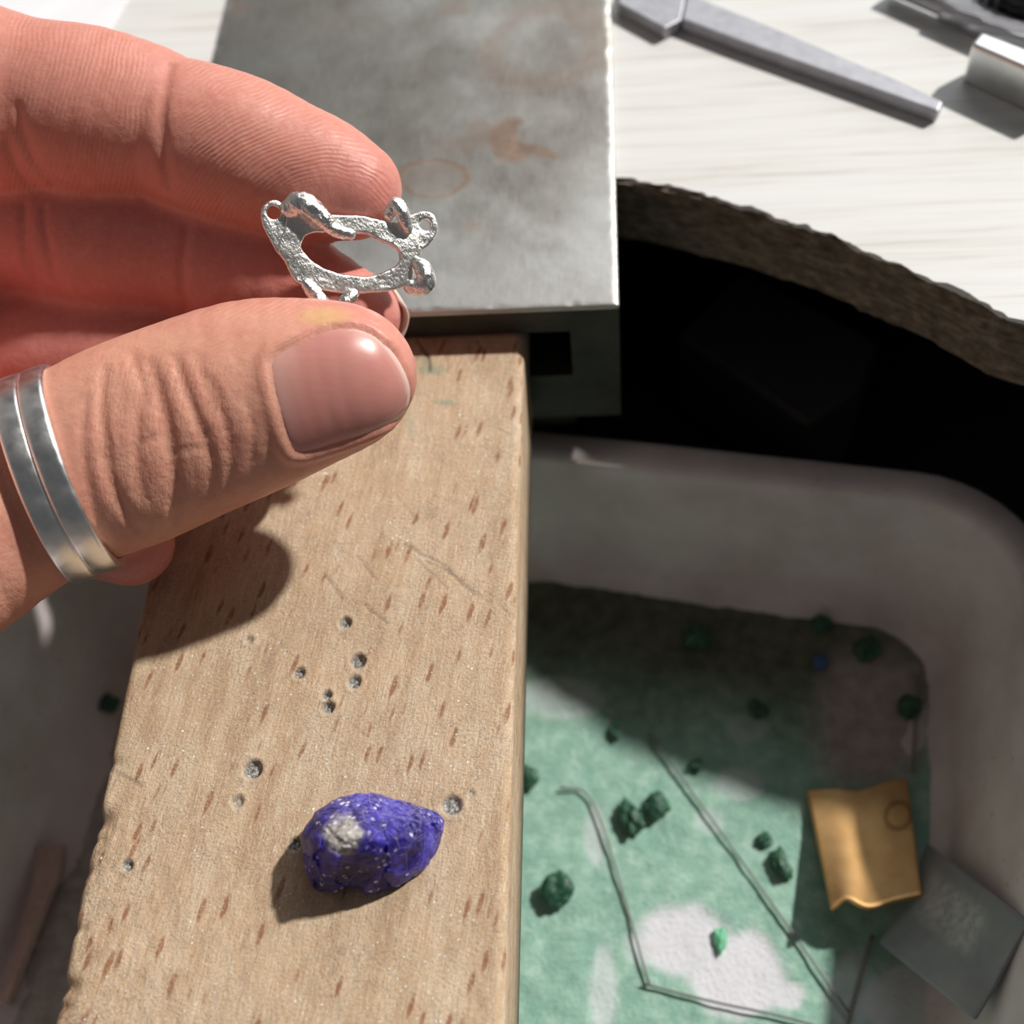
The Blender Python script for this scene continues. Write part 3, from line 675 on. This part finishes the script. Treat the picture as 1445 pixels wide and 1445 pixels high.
def hit(px, py, only=('thumb', 'index', 'middle')):
    px = np.asarray(px, float); py = np.asarray(py, float)
    D = np.stack([(px - 722.5) / F, (py - 722.5) / F, np.ones_like(px)], -1); t = np.full(px.shape, 122.)
    def fd(Q):
        d = None
        for k in only:
            e = chain_sdf(Q, GR[k][0], GR[k][1]); d = e if d is None else np.minimum(d, e)
        return d
    for _ in range(60): t = t + np.clip(fd(D * t[..., None]), -2, 4) * .7
    Pq = D * t[..., None]; e = .05
    N = np.stack([fd(Pq + np.array(s)) - fd(Pq - np.array(s)) for s in ((e, 0, 0), (0, e, 0), (0, 0, e))], -1)
    return Pq, N / np.linalg.norm(N, axis=-1)[..., None]
def lattice(lo, f0, f1, hi, h, mx=2.6, gr=1.09):
    m = list(np.arange(f0, f1 + h, h)); a = []; s = h; x = f0
    while x > lo: s = min(s * gr, mx); x -= s; a.append(x)
    s = h; x = m[-1]; b = []
    while x < hi: s = min(s * gr, mx); x += s; b.append(x)
    return np.array(a[::-1] + m + b)
HV = .42
gx = lattice(-190, -64, -9, -8.2, HV); gy = lattice(-72, -61, 16, 150, HV); gz = lattice(58, 130, 177, 205, HV)
SH = (len(gx), len(gy), len(gz)); FV = np.full(SH, 50., np.float32)
def rng_idx(g_, a, b): return max(0, np.searchsorted(g_, a) - 1), min(len(g_), np.searchsorted(g_, b) + 1)
def boxed(pts, pad):
    lo = (pts[:, :3] - pts[:, 3:4]).min(0) - pad; hi = (pts[:, :3] + pts[:, 3:4]).max(0) + pad
    return [slice(*rng_idx(g_, lo[q], hi[q])) for q, g_ in enumerate((gx, gy, gz))]
def grid(sl): return np.stack(np.meshgrid(gx[sl[0]], gy[sl[1]], gz[sl[2]], indexing='ij'), -1).astype(np.float32)
for k in ORDER:
    c_, az, ks = GR[k]
    step = 3
    full = boxed(c_, 8); Pg = grid(full); e = np.full(Pg.shape[:3], 50., np.float32)
    # evaluate piecewise so that each piece only touches its own box
    for s in range(0, len(c_) - 1, step):
        seg = c_[s:s + step + 1]; sl = boxed(seg, 8); loc = tuple(slice(a.start - b.start, a.stop - b.start) for a, b in zip(sl, full))
        e[loc] = np.minimum(e[loc], chain_sdf(Pg[loc], seg, az))
    FV[tuple(full)] = smin(FV[tuple(full)], e, ks)
del Pg, e
# creases: thin soft grooves along lines lying on the skin
NAIL = [(378, 522), (384, 500), (404, 486), (432, 474), (472, 461), (508, 463), (538, 480), (562, 508), (577, 540), (578, 566), (566, 588), (540, 603), (500, 620), (460, 633), (428, 641), (410, 634), (398, 604), (386, 562)]
CREASE = [('thumb', [(146, 520), (143, 585), (151, 655), (166, 702), (193, 748)], .42, .5), ('thumb', [(210, 512), (222, 552), (237, 612), (245, 675), (247, 742)], .55, .55),
          ('thumb', [(248, 505), (256, 535), (276, 589), (296, 642), (300, 700)], .36, .45), ('thumb', [(300, 540), (312, 580), (326, 640), (322, 690)], .24, .4),
          ('thumb', [(196, 560), (193, 606), (193, 655), (203, 705)], .30, .4), ('thumb', [(185, 500), (200, 540), (206, 575)], .28, .4), ('thumb', [(120, 560), (116, 620), (125, 690), (142, 745)], .25, .45),
          ('thumb', [(275, 500), (292, 545), (300, 580)], .22, .35), ('thumb', [(238, 610), (210, 622), (196, 634)], .2, .35), ('thumb', [(248, 640), (275, 632), (300, 640)], .16, .35), ('thumb', [(345, 560), (356, 600), (355, 650)], .16, .35),
          ('index', [(240, 92), (231, 130), (227, 172), (231, 218), (240, 266)], .62, .9), ('index', [(24, 150), (34, 195), (50, 232), (74, 262)], .6, .9), ('index', [(8, 195), (22, 235), (40, 262)], .4, .6),
          ('middle', [(34, 290), (34, 340), (44, 400)], .7, .8), ('middle', [(60, 290), (66, 340), (78, 398)], .4, .7), ('middle', [(264, 322), (256, 380), (262, 440)], .5, .8)]
for grp, pts, r, kk_ in CREASE:
    if grp == 'thumb': r *= 1.6; kk_ *= 1.5
    pp = catmull(np.array(pts, float), 5); hp, hn = hit(pp[:, 0], pp[:, 1], (grp,))
    tp = np.sin(np.linspace(.25, math.pi - .25, len(hp))) ** .6
    c_ = np.column_stack([hp + hn * (.35 * r), np.full(len(hp), r) * (.35 + .65 * tp)])
    sl = tuple(boxed(c_, 3)); FV[sl] = smax(FV[sl], -chain_sdf(grid(sl), c_), kk_)
nl = closed_curve(NAIL, 4); hp, hn = hit(nl[:, 0], nl[:, 1], ('thumb',))
c_ = np.column_stack([hp, np.full(len(hp), .34)]); c_ = np.concatenate([c_, c_[:1]]); sl = tuple(boxed(c_, 3)); FV[sl] = smax(FV[sl], -chain_sdf(grid(sl), c_), .5)
# puffed skin fold round the nail
big = (nl - nl.mean(0)) * 1.075 + nl.mean(0); hp, hn = hit(big[:, 0], big[:, 1], ('thumb',)); ok = (big[:, 0] < 560)
hp = hp - hn * .55
for a, b in zip(range(len(hp)), list(range(1, len(hp))) + [0]):
    if ok[a] and ok[b]:
        c_ = np.array([list(hp[a]) + [.62], list(hp[b]) + [.62]]); sl = tuple(boxed(c_, 3)); FV[sl] = smin(FV[sl], chain_sdf(grid(sl), c_), .8)
V, Q = snets(FV, gx, gy, gz); del FV
hpx, hpy = c2px(V)
gd = {k: chain_sdf(V.astype(np.float32), GR[k][0], GR[k][1]) for k in ('ring', 'little', 'middle', 'index', 'thumb')}
nm = list(gd); near = np.argmin(np.stack([gd[k] for k in nm]), 0); isn = {k: (near == q) for q, k in enumerate(nm)}
# slow lumps of flesh so the fingers are not perfect tubes
lump = .16 * fbm(V[:, 0] * .16, V[:, 1] * .16, V[:, 2] * .16, o=3, seed=51)
V = V * (1 - lump / 150)[:, None]
tone = np.where(isn['thumb'], .15, np.where(isn['index'], .65, 1.0)).astype(float)  # pinker palm side; rear fingers deeper red, their shade painted into the skin
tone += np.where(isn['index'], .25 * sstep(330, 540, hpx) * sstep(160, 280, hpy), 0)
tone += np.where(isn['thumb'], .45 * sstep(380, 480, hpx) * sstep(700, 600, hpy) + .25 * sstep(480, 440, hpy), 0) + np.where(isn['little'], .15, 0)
yell = np.where(isn['thumb'], sstep(1.2, .2, np.hypot((hpx - 458) / 48, (hpy - 446) / 18)), 0)
ridge = np.zeros(len(V)); rmask = np.zeros(len(V))
ii = isn['index'] & (hpx > -40)
core = np.hypot((hpx - 452) * .85 + (hpy - 330) * .25, (hpy - 330) * 1.0 - (hpx - 452) * .1)
dis = core / 6.4 + .9 * fbm(V[:, 0] * .35, V[:, 1] * .35, V[:, 2] * .35, o=2, seed=60)
mid = (hpx + .25 * hpy) / 7.5 + .8 * fbm(V[:, 0] * .3, V[:, 1] * .3, V[:, 2] * .3, o=2, seed=61)
ridge = np.where(hpx > 236, dis, mid)
rmask = np.where(ii, np.where(hpx > 236, sstep(240, 290, hpx) * sstep(575, 530, hpx) * sstep(60, 120, core), .5 * sstep(226, 190, hpx) * sstep(0, 30, hpx)), 0) * (.5 + .5 * sstep(-.3, .4, fbm(V[:, 0] * .2, V[:, 1] * .2, V[:, 2] * .2, o=2, seed=62)))
tm = isn['thumb'] & (hpy < 520)
ridge = np.where(tm, (hpx * .55 + hpy * 1.1) / 7., ridge); rmask = np.where(tm, .35 * sstep(520, 450, hpy) * sstep(200, 260, hpx) * sstep(470, 420, hpx), rmask)
knuck = np.where(isn['thumb'], sstep(95, 150, hpx) * sstep(370, 300, hpx) * sstep(480, 530, hpy), 0) + np.where(isn['thumb'], .6 * sstep(60, 20, hpx), 0)
g = G('skin', Roughness=.46, Subsurface_Weight=.25, Subsurface_Scale=.0022, IOR=1.4)
g.p('Subsurface Radius', (1.0, .30, .16))
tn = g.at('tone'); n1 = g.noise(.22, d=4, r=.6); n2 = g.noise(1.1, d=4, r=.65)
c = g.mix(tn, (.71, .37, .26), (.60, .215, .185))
c = g.mix(g.mr(n1, .35, .7, 0, .45), c, (.58, .20, .15)); c = g.mix(g.mr(n2, .45, .75, 0, .22), c, (.74, .47, .35))
c = g.mix(g.ma('MULTIPLY', g.at('yellow'), .6), c, (.66, .44, .17))
g.p('Base Color', c)
rp = g.ma('MULTIPLY', g.ma('SINE', g.ma('MULTIPLY', g.at('ridge'), 6.2832)), g.at('rmask'))
pores = g.voro(2.4, g.n('ShaderNodeVectorMath', {0: g.co(), 1: g.n('ShaderNodeVectorMath', {0: g.n('ShaderNodeTexNoise', {'Vector': g.co(), 'Scale': 1.2, 'Detail': 2}, out='Color'), 1: (.8, .8, .8)}, operation='MULTIPLY')}, operation='ADD'), feature='DISTANCE_TO_EDGE')
wr = g.noise(1, g.mp((1.7, .5, .7), (0, 0, .3)), 4, .6)
h1 = g.bump(g.mr(pores, 0, .12), .10, .10)
h2 = g.bump(g.ma('ADD', g.noise(.9, d=5, r=.6), g.ma('MULTIPLY', g.ma('MULTIPLY', wr, g.at('knuckle')), 2.2)), .36, .32, h1)
g.p('Normal', g.bump(rp, .42, .075, h2))
g.p('Roughness', g.mr(n2, .3, .7, .34, .50)); m_skin = g.m
hb = c2w(cpt(-860, 840, 150))
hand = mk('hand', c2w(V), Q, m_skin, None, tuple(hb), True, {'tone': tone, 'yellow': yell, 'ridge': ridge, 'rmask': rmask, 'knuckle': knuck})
tag(hand, 'left hand pinching the silver setting between thumb and fingers', 'hand')

# ---- nails
g = G('nail', Roughness=.30, Subsurface_Weight=.25, Subsurface_Scale=.001, IOR=1.5)
ed_ = g.at('edge'); lu = g.at('lunula'); st_ = g.noise(1, g.mp((.25, 2.2, 1)), 3)
c = g.mix(g.mr(st_, .3, .7, 0, .4), (.56, .235, .20), (.62, .285, .245)); c = g.mix(lu, c, (.68, .42, .36)); c = g.mix(ed_, c, (.80, .68, .60))
g.p('Base Color', c); g.p('Normal', g.bump(st_, .08, .1)); m_nail = g.m
def nail(name, outline, groups, dome, th, nr=12):
    o_ = closed_curve(outline, 4); ce = o_.mean(0); pts = [ce[None]]; rad = [np.zeros(1)]
    for k in range(1, nr + 1): pts.append(ce + (o_ - ce) * k / nr); rad.append(np.full(len(o_), k / nr))
    pts = np.concatenate(pts); rad = np.concatenate(rad); p, nrm = hit(pts[:, 0], pts[:, 1], groups)
    top = p + nrm * (dome * (1 - rad ** 4) - .05)[:, None]; bot = p - nrm * th; n = len(o_)
    fs = [[0, 1 + k, 1 + (k + 1) % n] for k in range(n)]
    for r in range(nr - 1): fs += [[1 + r * n + k, 1 + (r + 1) * n + k, 1 + (r + 1) * n + (k + 1) % n, 1 + r * n + (k + 1) % n] for k in range(n)]
    nv = len(top); fs += [[nv + x for x in q[::-1]] for q in fs]; l = 1 + (nr - 1) * n
    fs += [[l + k, nv + l + k, nv + l + (k + 1) % n, l + (k + 1) % n] for k in range(n)]
    xx = (pts[:, 0] - o_[:, 0].min()) / np.ptp(o_[:, 0]); dd = rad
    edge_ = np.where(pts[:, 0] > ce[0] + .12 * np.ptp(o_[:, 0]), sstep(.90, .965, dd) * .8, 0)
    lun = .55 * sstep(.30, .05, xx + .0 * dd)
    o = mk(name, c2w(np.concatenate([top, bot])), fs, m_nail, hand, tuple(hb), True, {'edge': np.tile(edge_, 2), 'lunula': np.tile(lun, 2)}); recalc(o); return o
tag(nail('thumbnail', NAIL, ('thumb',), .38, .7), 'short pink thumbnail')
# middle finger's nail: seen edge-on beyond the fingertip
ct = GR['middle'][0][-1]; ax = ct[:3] - GR['middle'][0][-4][:3]; ax /= np.linalg.norm(ax)
bk = np.array([.25, -.35, .9]); bk -= ax * (bk @ ax); bk /= np.linalg.norm(bk); sd = np.cross(ax, bk); R_ = ct[3] + .15
vv2 = []
for i in range(13):
    for j in range(13):
        a = math.radians(-62 + 124 * i / 12); l = -6 + 11.4 * j / 12; w_ = 1 - .12 * max(0, (j - 8) / 4) ** 2
        rr_ = math.sqrt(max(R_ ** 2 - max(l, 0) ** 2 * .55, 1)) 
        vv2.append(ct[:3] + ax * (l - abs(a) ** 3 * max(0, j - 8) * .3) + (bk * math.cos(a * w_) + sd * math.sin(a * w_)) * rr_)
vv2 = np.array(vv2); n_ = len(vv2); fs = [[i * 13 + j, i * 13 + j + 1, (i + 1) * 13 + j + 1, (i + 1) * 13 + j] for i in range(12) for j in range(12)]
mn = mk('fingernail', c2w(vv2), fs, m_nail, hand, tuple(hb), True, {'edge': np.array([.8 if (q % 13) > 9 else 0 for q in range(n_)]), 'lunula': np.zeros(n_)})
sm = mn.modifiers.new('thick', 'SOLIDIFY'); sm.thickness = .45 * MM; sm.offset = 0

# ---- two thumb rings
g = G('ring silver', Metallic=1, Roughness=.16)
sc1 = g.noise(.5, d=3, r=.5)
g.p('Base Color', g.mix(g.mr(sc1, .4, .7), (.90, .89, .87), (.96, .95, .93))); g.p('Roughness', g.mr(sc1, .3, .7, .26, .40))
g.p('Normal', g.bump(g.noise(.45, d=3), .14, .35)); m_ring = g.m
def ring_band(px, py, d, rpx, w, label, ax):
    c0 = cpt(px, py, d); ax = np.array(ax, float); ax /= np.linalg.norm(ax)
    e1 = np.array([.34, .94, 0]); e1 -= ax * (e1 @ ax); e1 /= np.linalg.norm(e1); e2 = np.cross(ax, e1)
    ri = rpx / F * d; n = 120; prof3 = []
    for k in range(16):                                        # rounded-rectangle section
        a = 2 * math.pi * k / 16; cs, sn = math.cos(a), math.sin(a)
        prof3.append((w / 2 * np.sign(cs) * abs(cs) ** .45, .62 * np.sign(sn) * abs(sn) ** .5))
    v = []
    for k in range(n):
        t = 2 * math.pi * k / n
        for p_, q_ in prof3:
            rr3 = ri + .62 + q_; v.append(c0 + ax * p_ + e1 * math.cos(t) * rr3 + e2 * math.sin(t) * (rr3 - ri + ri * .82))
    m = len(prof3); fs = [[k * m + j, k * m + (j + 1) % m, ((k + 1) % n) * m + (j + 1) % m, ((k + 1) % n) * m + j] for k in range(n) for j in range(m)]
    o = mk('thumb_ring', c2w(np.array(v)), fs, m_ring, None, tuple(c2w(c0)), True); recalc(o)
    return tag(o, label, 'ring', 'two silver rings on the thumb')
ring_band(70, 676, 141 + DH, 139, 3.05, 'plain silver thumb ring nearer the wrist', (.935, -.345, .13))
ring_band(105, 662.5, 141 + DH, 138, 3.05, 'plain silver thumb ring nearer the thumbnail', (.94, -.34, .10))

# =================================================================== silver setting
BD = 143.0 + DH; BS = 1 / 4.817 / F * BD             # mm per unit of the drawing below (a 4.817x enlargement)
bc = cpt(340 + 745 / 4.817, 250 + 500 / 4.817, BD); bn = -bc / np.linalg.norm(bc)
bn = bn + np.array([.10, -.13, 0]); bn /= np.linalg.norm(bn)
bu = np.array([1., 0, 0]); bu -= bn * (bu @ bn); bu /= np.linalg.norm(bu); bv = np.cross(bn, bu); bv = bv if bv[1] > 0 else -bv
def b2w(p): return c2w(bc + p[:, :1] * bu + p[:, 1:2] * bv + p[:, 2:3] * bn)
def loc(pts): return (np.array(pts, float) - np.array([745, 500])) * BS
setting = empty('silver_setting', tuple(c2w(bc))); sorg = tuple(c2w(bc))
g = G('hand-worked silver', Metallic=1, Roughness=.3)
sA = g.noise(1, g.mp((1.2, 5, 2), (0, 0, .9)), 4, .65); sB = g.noise(.8, d=5, r=.6)
g.p('Base Color', g.mix(g.mr(sB, .35, .7), (.80, .78, .73), (.95, .94, .91))); g.p('Roughness', g.mr(sA, .3, .7, .24, .44))
g.p('Normal', g.bump(sA, .38, .16, g.bump(g.noise(2.2, d=4), .4, .22))); m_silv = g.m
g = G('cast silver', Metallic=1)
sB = g.noise(.9, d=5, r=.6); g.p('Base Color', g.mix(g.mr(sB, .35, .7), (.86, .85, .82), (.97, .965, .95))); g.p('Roughness', g.mr(sB, .3, .7, .14, .34))
g.p('Normal', g.bump(g.noise(1.0, d=5, r=.65), .55, .5)); m_cast = g.m
def blob(name, fn, lo, hi, h, mat):
    x, y, z = [np.arange(a, b, h) for a, b in zip(lo, hi)]; P = np.stack(np.meshgrid(x, y, z, indexing='ij'), -1)
    v, q = snets(fn(P), x, y, z); w_ = b2w(v)
    o = mk(name, w_, q, mat, setting, sorg, True); recalc(o); return o
OUT = loc([(300, 200), (312, 330), (262, 470), (268, 540), (305, 590), (335, 660), (375, 722), (450, 755), (540, 770), (650, 787), (800, 788), (950, 776), (1080, 745), (1150, 700), (1175, 640), (1165, 560), (1225, 520), (1215, 400), (1160, 330), (1100, 290), (1040, 300), (940, 287), (800, 267), (620, 264), (520, 250), (420, 175), (350, 165)])
HOLE = loc([(415, 485), (428, 435), (470, 402), (540, 388), (650, 396), (760, 386), (850, 386), (935, 430), (1025, 465), (1070, 500), (1074, 555), (1035, 602), (955, 645), (860, 672), (750, 668), (640, 650), (540, 612), (460, 553)])
def plate(P, out, hole=None, th=.55, circ=None, warp=.5):
    d2 = poly_sdf(P[:, :, 0, 0], P[:, :, 0, 1], out)
    if hole is not None: d2 = smax(d2, -poly_sdf(P[:, :, 0, 0], P[:, :, 0, 1], hole), .15)
    if circ is not None: d2 = np.maximum(d2, -(np.hypot(P[:, :, 0, 0] - circ[0], P[:, :, 0, 1] - circ[1]) - circ[2]))
    X_, Y_ = P[:, :, 0, 0], P[:, :, 0, 1]
    zc = warp * (.35 * vnoise(X_ * .25, Y_ * .25, seed=71) + .12 * fbm(X_ * .9, Y_ * .9, o=3, seed=72))
    d2 = d2 + .09 * fbm(X_ * 1.1, Y_ * 1.1, o=3, seed=73)
    return smax(d2[..., None] + 0 * P[..., 2], np.abs(P[..., 2] - zc[..., None]) - th, .28) + .035 * fbm(P[..., 0] * 2.6, P[..., 1] * 2.6, P[..., 2] * 2.6, o=2, seed=74)
e_ = closed_curve(OUT, 3); h_ = closed_curve(HOLE, 4)
blob('frame', lambda P: plate(P, e_, h_), (-9, -7, -1.3), (10, 6, 1.3), .14, m_silv)
LL = closed_curve(loc([(232, 182), (165, 225), (150, 300), (175, 385), (215, 460), (260, 540), (330, 560), (330, 420), (312, 300), (300, 215)]), 3); lc = loc([(236, 266)])[0]
blob('loop', lambda P: plate(P, LL, None, .38, (lc[0], lc[1], 44 * BS)) , (-11.5, -7, -1.2), (-6, 3, 1.2), .13, m_silv)
RL = closed_curve(loc([(1120, 280), (1190, 232), (1260, 217), (1320, 250), (1346, 322), (1310, 410), (1250, 470), (1200, 470), (1130, 380)]), 3); rc_ = loc([(1257, 312)])[0]
blob('loop', lambda P: plate(P, RL, None, .5, (rc_[0], rc_[1], 37 * BS)), (5.5, -6, -1.3), (11.5, 1, 1.3), .13, m_silv)
def prong(rows, seed, tilt=0):
    c_ = catmull(np.array([list(loc([(a, b)])[0]) + [z, r * BS * 1.14] for a, b, r, z in rows]), 4); lo = (c_[:, :3] - c_[:, 3:4]).min(0) - .7; hi = (c_[:, :3] + c_[:, 3:4]).max(0) + .7
    blob('prong', lambda P: chain_sdf(P, c_, .8) + .13 * fbm(P[..., 0] * 1.1, P[..., 1] * 1.1, P[..., 2] * 1.1, o=3, seed=seed) + .06 * fbm(P[..., 0] * 3, P[..., 1] * 3, P[..., 2] * 3, o=2, seed=seed + 5), lo, hi, .12, m_cast)
prong([(345, 235, 60, .4), (400, 200, 66, .9), (480, 235, 66, 1.3), (555, 305, 54, 1.5), (615, 365, 44, 1.4), (680, 395, 40, 1.3), (735, 400, 34, 1.2)], 81)
prong([(1010, 250, 40, .4), (1050, 190, 46, .9), (1085, 225, 44, 1.2), (1105, 290, 40, 1.1), (1130, 340, 34, .8)], 84)
prong([(1190, 565, 36, .5), (1230, 610, 54, .9), (1258, 690, 58, 1.0), (1225, 735, 54, .8), (1160, 735, 50, .5)], 87)
prong([(450, 735, 40, .3), (500, 800, 46, .5), (560, 870, 48, .4), (610, 940, 46, 0)], 90)
prong([(755, 790, 36, .3), (735, 815, 42, .5), (695, 860, 44, .5), (690, 930, 46, .1)], 93)
tag(setting, 'small openwork silver brooch setting with lumpy prongs held in the fingers', 'jewellery setting')

# =================================================================== rough violet stone
OUTL = np.array([(190, 470), (230, 410), (268, 360), (290, 310), (400, 240), (500, 190), (590, 165), (700, 170), (800, 190), (900, 215), (1000, 250), (1080, 275), (1160, 300), (1212, 360), (1200, 450), (1150, 600), (1080, 700), (1000, 770), (900, 830), (780, 870), (640, 897), (600, 850), (540, 832), (440, 870), (350, 880), (280, 840), (240, 740), (210, 640)], float) / 4.817 + np.array([380, 1080])
sc0 = onz(525, 1225, 0); wv = CAM - sc0; wv /= np.linalg.norm(wv)
su = RC[0] - wv * (RC[0] @ wv); su /= np.linalg.norm(su); sv = np.cross(su, wv)      # su right, sv towards image bottom
if sv @ RC[1] < 0: sv = -sv
def todev(px):                  # pixel -> (u,v) at mid height of the stone
    o_ = []
    for a, b in px:
        d = ray(a, b); t = ((sc0 + wv * 4.5 - CAM) @ wv) / (d @ wv); p = CAM + d * t - sc0; o_.append((p @ su, p @ sv))
    return np.array(o_)
op = todev(OUTL)
h = .22; xs = np.arange(op[:, 0].min() - 1, op[:, 0].max() + 1, h); ys = np.arange(op[:, 1].min() - 1, op[:, 1].max() + 1, h); zs = np.arange(-6, 14, h)
U, Vv = np.meshgrid(xs, ys, indexing='ij'); d2 = poly_sdf(U, Vv, op)
pk = todev([(500, 1188)])[0]
dm = np.clip(-d2, 0, 6)
top = 1.0 + 6.4 * (dm / 6) ** .62 + 2.8 * np.exp(-(((U - pk[0]) / 5.5) ** 2 + ((Vv - pk[1]) / 3.6) ** 2))
r2 = np.random.default_rng(5); cells = r2.uniform([xs[0], ys[0]], [xs[-1], ys[-1]], (60, 2)); sl_ = r2.normal(0, .20, (60, 2)); of = r2.normal(0, .12, 60)
dc = (U[..., None] - cells[:, 0]) ** 2 + (Vv[..., None] - cells[:, 1]) ** 2; w1 = dc.argmin(-1)
top = top + of[w1] + sl_[w1, 0] * (U - cells[w1, 0]) + sl_[w1, 1] * (Vv - cells[w1, 1])
P = np.stack(np.meshgrid(xs, ys, zs, indexing='ij'), -1)
fz = .28 * fbm(P[..., 0] * .8, P[..., 1] * .8, P[..., 2] * .8, o=3, seed=101) + .10 * fbm(P[..., 0] * 2.2, P[..., 1] * 2.2, P[..., 2] * 2.2, o=2, seed=107)
dd = smax(d2[..., None] + .25 * np.maximum(P[..., 2] - 3, 0) + .06 * np.maximum(4 - P[..., 2], 0) + fz, P[..., 2] - top[..., None] + fz, .25)
WZ = sc0[2] + P @ np.array([su[2], sv[2], wv[2]]); dd = np.maximum(dd, .05 - WZ)
v, q = snets(dd, xs, ys, zs); vw = sc0 + v[:, :1] * su + v[:, 1:2] * sv + v[:, 2:] * wv
ppx, ppy = w2px(vw)
mtx = sstep(1.15, .7, np.hypot((ppx - 483) / 30, (ppy - 1180) / 33) + .35 * fbm(v[:, 0] * .8, v[:, 1] * .8, v[:, 2] * .8, o=3, seed=103)) * (v[:, 2] > 3)
pale = sstep(1195, 1130, ppy + .25 * (520 - ppx) + 12 * fbm(v[:, 0] * .5, v[:, 1] * .5, v[:, 2] * .5, o=3, seed=104)) * .75
g = G('rough violet crystal', Roughness=.14, IOR=1.6, Specular_IOR_Level=.16, Subsurface_Weight=.65, Subsurface_Scale=.0045)
n1 = g.noise(.24, d=5, r=.62, dist=.6); n2 = g.noise(1.6, d=4, r=.7)
c = g.ramp(n1, (.34, (.012, .007, .075)), (.48, (.026, .017, .17)), (.58, (.05, .036, .34)), (.72, (.12, .105, .50)))
c = g.mix(g.ma('MULTIPLY', g.at('pale'), g.mr(n2, .42, .68)), c, (.26, .24, .55))
vein = g.voro(.28, g.mp((1, 1, 1), (0, 0, .5)), feature='DISTANCE_TO_EDGE'); c = g.mix(g.mr(vein, .018, 0, 0, .35), c, (.36, .34, .66))
mt_ = g.ma('MULTIPLY', g.at('matrix'), g.mr(n2, .25, .5, .5, 1)); c = g.mix(mt_, c, g.ramp(n2, (.35, (.26, .235, .21)), (.65, (.62, .60, .56))))
fv = g.voro(1.5, out='Color'); fs_ = g.n('ShaderNodeSeparateColor', {0: fv}); fd_ = g.voro(1.5)
glint = g.ma('MULTIPLY', g.ma('MULTIPLY', g.ma('GREATER_THAN', fs_, .74), g.ma('LESS_THAN', fd_, .36)), g.mr(g.noise(.4, d=2), .45, .6))  # facet glints painted into the base colour as pale flecks
c = g.mix(glint, c, (.70, .69, .86))
g.p('Base Color', c); g.p('Subsurface Radius', (.22, .20, 1.0)); g.p('Subsurface Weight', g.mr(mt_, 0, .5, .65, 0)); g.p('Roughness', g.ma('MAXIMUM', g.mr(n2, .35, .7, .06, .22), g.ma('MULTIPLY', mt_, .6)))
g.p('Normal', g.bump(n2, .5, .35)); m_stone = g.m
stone = mk('rough_gemstone', vw, q, m_stone, None, tuple(sc0), False, {'matrix': mtx, 'pale': pale})
recalc(stone); dcm = stone.modifiers.new('facets', 'DECIMATE'); dcm.ratio = .20
tag(stone, 'rough violet-blue gemstone with a grey crust patch on the beech pin', 'gemstone')
